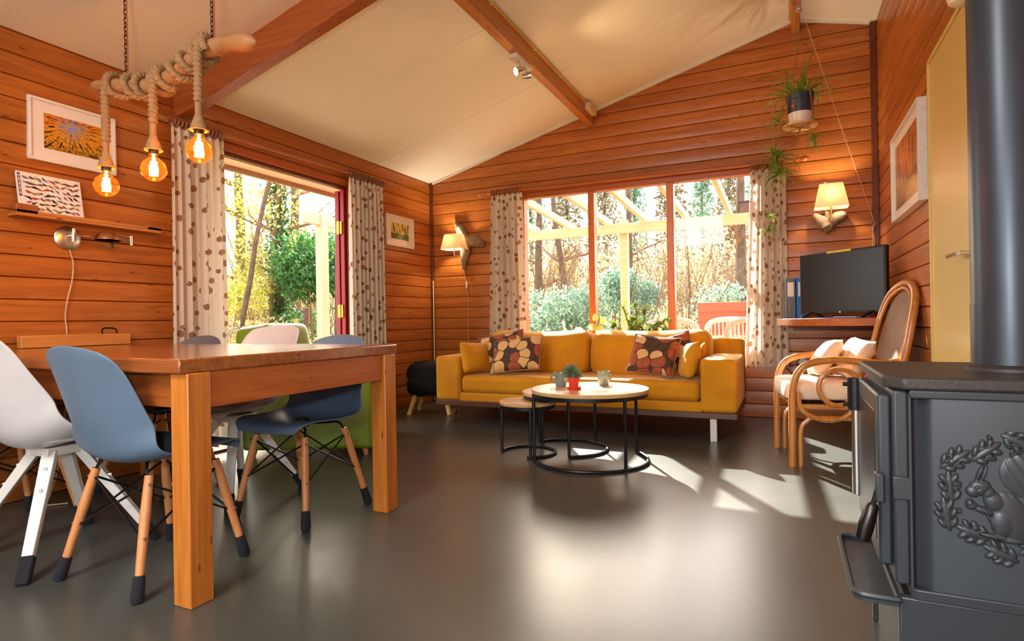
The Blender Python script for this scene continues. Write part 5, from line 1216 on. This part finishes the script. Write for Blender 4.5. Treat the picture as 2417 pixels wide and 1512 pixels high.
# ------------------------------------------------------------------ plants on the sill
def sill_pot(name, label, x, y, r_, h, mat):
    t = thing(name, label, 'plant', (x, y, .45)); MB().lathe([(0, 0), (r_ * .75, 0), (r_, h), (r_ * .92, h), (r_ * .85, h * .85), (0, h * .85)]).build('pot', MT[mat], t); return t
t = sill_pot('jade_plant', 'branching jade plant on the sill, rising above the sofa back', 2.28, -.115, .085, .15, 'white_pot'); rnd = random.Random(31)
s = MB(); lf = MB()
def oval(m, p, d, L, w, rnd):
    d = Vector(d).normalized(); b = d.cross(Vector((rnd.gauss(0, 1), rnd.gauss(0, 1), rnd.gauss(0, 1)))).normalized(); n = d.cross(b) * L * .08
    P = [(0, 0), (.25, .8), (.6, 1), (.9, .6), (1, 0), (.9, -.6), (.6, -1), (.25, -.8)]
    m.add([Vector(p) + d * L * a + b * w * c + n * (1 - abs(c)) for a, c in P], [tuple(range(8))])
for tx, tz in ((-.18, .30), (-.10, .42), (-.02, .30), (.07, .40), (.14, .30), (.22, .33), (.26, .24), (.0, .44), (-.2, .2), (.2, .2)):
    p1 = Vector((tx * .35, rnd.uniform(-.02, .03), .20)); p2 = Vector((tx, rnd.uniform(-.06, .06), tz)); P = catmull([(0, 0, .12), p1, p2], 5)
    s.tube(P, [.010 - .006 * i / (len(P) - 1) for i in range(len(P))], 6)
    for q in P[4:]:
        for _ in range(5): oval(lf, q, (rnd.gauss(0, 1), rnd.gauss(0, 1), rnd.gauss(.3, .7)), rnd.uniform(.035, .06), .015, rnd)
s.build('stems', plain('jade_stem', srgb(130, 78, 44), .7), t); lf.build('foliage', MT['leaf_jade'], t); t.scale = (1.2, 1, 1.25)
t = sill_pot('coin_leaf_plant', 'plant with round coin leaves on a bent stem, middle window pane', 1.83, -.11, .065, .12, 'red_pot'); s = MB(); lf = MB()
S1 = catmull([(.02, 0, .1), (.03, .0, .24), (.07, .0, .34), (.10, 0, .43)], 6); s.tube(S1, .005, 6)
for x, z, a in ((.09, .335, .045), (-.10, .30, .05), (.02, .345, .04), (.05, .44, .04), (-.04, .27, .045), (.14, .40, .04)):
    c = Vector((x, rnd.uniform(-.03, .03), z)); s.tube([S1[8] if z > .3 else S1[2], c], .0022, 5)
    nrm = Vector((rnd.gauss(0, .4), -1, rnd.gauss(0, .4))).normalized(); u = nrm.cross(Vector((0, 0, 1))).normalized(); w = nrm.cross(u)
    lf.add([c + nrm * .006] + [c + (u * math.cos(k * .449) + w * math.sin(k * .449)) * a for k in range(14)], [(0, 1 + k, 1 + (k + 1) % 14) for k in range(14)])
s.build('stems', plain('coin_stem', srgb(120, 84, 44), .7), t); lf.build('foliage', MT['leaf_round'], t)
t = sill_pot('sill_plant', 'small upright leafy plant on the sill in the left window pane', 1.56, -.11, .05, .10, 'white_pot'); lf = MB()
for _ in range(26): oval(lf, (rnd.gauss(0, .02), rnd.gauss(0, .02), .1 + abs(rnd.gauss(0, .09))), (rnd.gauss(0, .5), rnd.gauss(0, .5), 1), rnd.uniform(.06, .11), .014, rnd)
lf.build('foliage', MT['leaf_round'], t)

# ------------------------------------------------------------------ hanging spider plant on its pulley
HX, HY = 3.648, -.5
t = wthing('plant_hanger', 'rope hanger with round wooden disc under the ridge timber', 'plant hanger', (HX, HY, 2.32))
MB().lathe([(0, 2.308), (.122, 2.308), (.124, 2.314), (.122, 2.322), (0, 2.322)], (HX, HY, 0), 36).build('disc', MT['oak'], t)
for k in range(4):
    a = R(40 + 90 * k); ex, ey = HX + .115 * math.cos(a), HY + .115 * math.sin(a)
    MB().tube([(HX, HY, 2.300), (ex, ey, 2.303), (HX + .128 * math.cos(a), HY + .128 * math.sin(a), 2.316), (HX + .112 * math.cos(a), HY + .112 * math.sin(a), 2.50), (HX + .012 * math.cos(a), HY + .012 * math.sin(a), 2.95), (HX, HY, 3.08)], .0032, 6).build('cord', MT['rope'], t)
MB().tube(catmull([(HX, HY, 2.30), (HX - .01, HY - .01, 2.27), (HX - .03, HY - .01, 2.235)], 4), [.007] * 8 + [.009], 8).build('knot_tail', MT['rope'], t)
MB().tube(catmull([(HX, HY, 3.08), (HX - .006, HY, 3.0), (HX - .03, HY, 2.94), (HX - .026, HY, 3.08), (HX - .004, HY, 3.20)], 5), .003, 6).build('tie_cord', MT['rope'], t)
pu = MB(); pu.lathe([(0, -.012), (.024, -.012), (.018, 0), (.024, .012), (0, .012)], (HX, HY, 3.205), 20, (0, 1, 0)); pu.box((HX - .008, HY - .02, 3.2), (HX + .008, HY + .02, 3.25)); pu.build('pulley', MT['steel'], t)
t = wthing('pulley_cord', 'thin cord running from the ridge pulley down to the corner', 'cord', (3.9, -.3, 2.4))
MB().tube([(HX + .02, HY, 3.20), (3.93, -.26, 2.36), (XR - .035, -.06, 1.585)], .0026, 6).build('line', MT['cord'], t)
m = MB(); m.tube([(XR - .05, -.04, 1.53), (XR - .05, -.055, 1.60)], .005, 8); m.box((XR - .056, -.05, 1.55), (XR - .044, -.03, 1.58)); m.build('cleat', MT['chrome'], t)
MB().tube(catmull([(XR - .035, -.06, 1.585), (XR - .05, -.062, 1.54), (XR - .04, -.06, 1.45), (XR - .055, -.06, 1.36), (XR - .05, -.055, 1.5)], 4), .0026, 6).build('loose_end', MT['cord'], t)
t = wthing('spider_plant', 'spider plant in navy and white pot hanging before the right curtain', 'plant', (HX, HY, 2.322))
pt = MB(); pt.lathe([(0, 2.322), (.066, 2.322), (.078, 2.345), (.086, 2.40), (.0865, 2.408)], (HX, HY, 0), 32); pb = pt.build('pot', MT['white_pot'], t)
MB().lathe([(.0868, 2.407), (.089, 2.46), (.092, 2.50), (.097, 2.502), (.099, 2.548), (.092, 2.548), (.086, 2.50), (0, 2.49)], (HX, HY, 0), 32).build('pot_sleeve', MT['navy_pot'], t)
MB().lathe([(0, 0), (.011, 0), (0, .003)], (HX - .052, HY - .073, 2.452), 12, (-.58, -.81, 0)).build('red_dot', MT['red_pot'], pb)
rnd = random.Random(17)
def strap(m, p, az, L, rise, w, rnd, droop=1.0):
    p = Vector(p); n = 9; h = Vector((math.cos(az), math.sin(az), 0)); sd = Vector((-h.y, h.x, 0)); vs = []; el = rise
    q = p.copy()
    for i in range(n + 1):
        f = i / n; ww = w * (1 - f) ** .55 * min(1, .5 + f * 3) if f < 1 else .0003
        u = Vector((0, 0, 1)) * .25 * ww
        vs += [q - sd * ww, q + sd * ww]
        q = q + (h * math.cos(el) + Vector((0, 0, 1)) * math.sin(el)) * L / n; el -= droop * (2.6 / n) * (.5 + f)
    m.add(vs, [(2 * i, 2 * i + 1, 2 * i + 3, 2 * i + 2) for i in range(n)])
m = MB()
for k in range(58): a = rnd.uniform(0, 6.283); strap(m, (HX + .04 * math.cos(a), HY + .04 * math.sin(a), 2.50), a, rnd.uniform(.2, .42), rnd.uniform(.7, 1.5), .010, rnd, rnd.uniform(.6, 1.15))
m.build('foliage', MT['leaf_spider'], t)
def plantlet(c, n, L, path, thick=.0022):
    r_ = MB(); r_.tube(catmull(path + [c], 6), thick, 5); run = r_.build('runner', plain('runner_stem', srgb(150, 130, 66), .6), t)
    m = MB()
    for k in range(n): a = rnd.uniform(0, 6.283); strap(m, c, a, L * rnd.uniform(.6, 1.1), rnd.uniform(-.2, 1.3), .0085, rnd, rnd.uniform(.5, 1.1))
    m.build('plantlet', MT['leaf_spider'], run)
px = lambda x, z, y=HY: (x, y, z)
plantlet((3.47, -.52, 2.08), 44, .26, [(HX - .05, HY, 2.53), (3.50, -.52, 2.56), (3.46, -.53, 2.35)])
plantlet((3.49, -.50, 1.96), 38, .24, [(HX - .05, HY, 2.53), (3.48, -.5, 2.5), (3.46, -.5, 2.2)])
plantlet((3.43, -.46, 1.64), 10, .16, [(HX - .06, HY, 2.52), (3.47, -.47, 2.45), (3.44, -.46, 2.0)])
plantlet((3.405, -.36, 1.545), 18, .12, [(3.43, -.40, 1.64), (3.42, -.38, 1.60)])
plantlet((3.74, -.50, 2.20), 16, .17, [(HX + .05, HY, 2.53), (3.77, -.5, 2.52), (3.755, -.5, 2.32)])
plantlet((3.50, -.52, 2.36), 14, .22, [(HX - .05, HY, 2.53), (3.53, -.52, 2.52)])
plantlet((3.765, -.5, 2.53), 6, .14, [(HX + .05, HY, 2.53), (3.72, -.5, 2.58)])
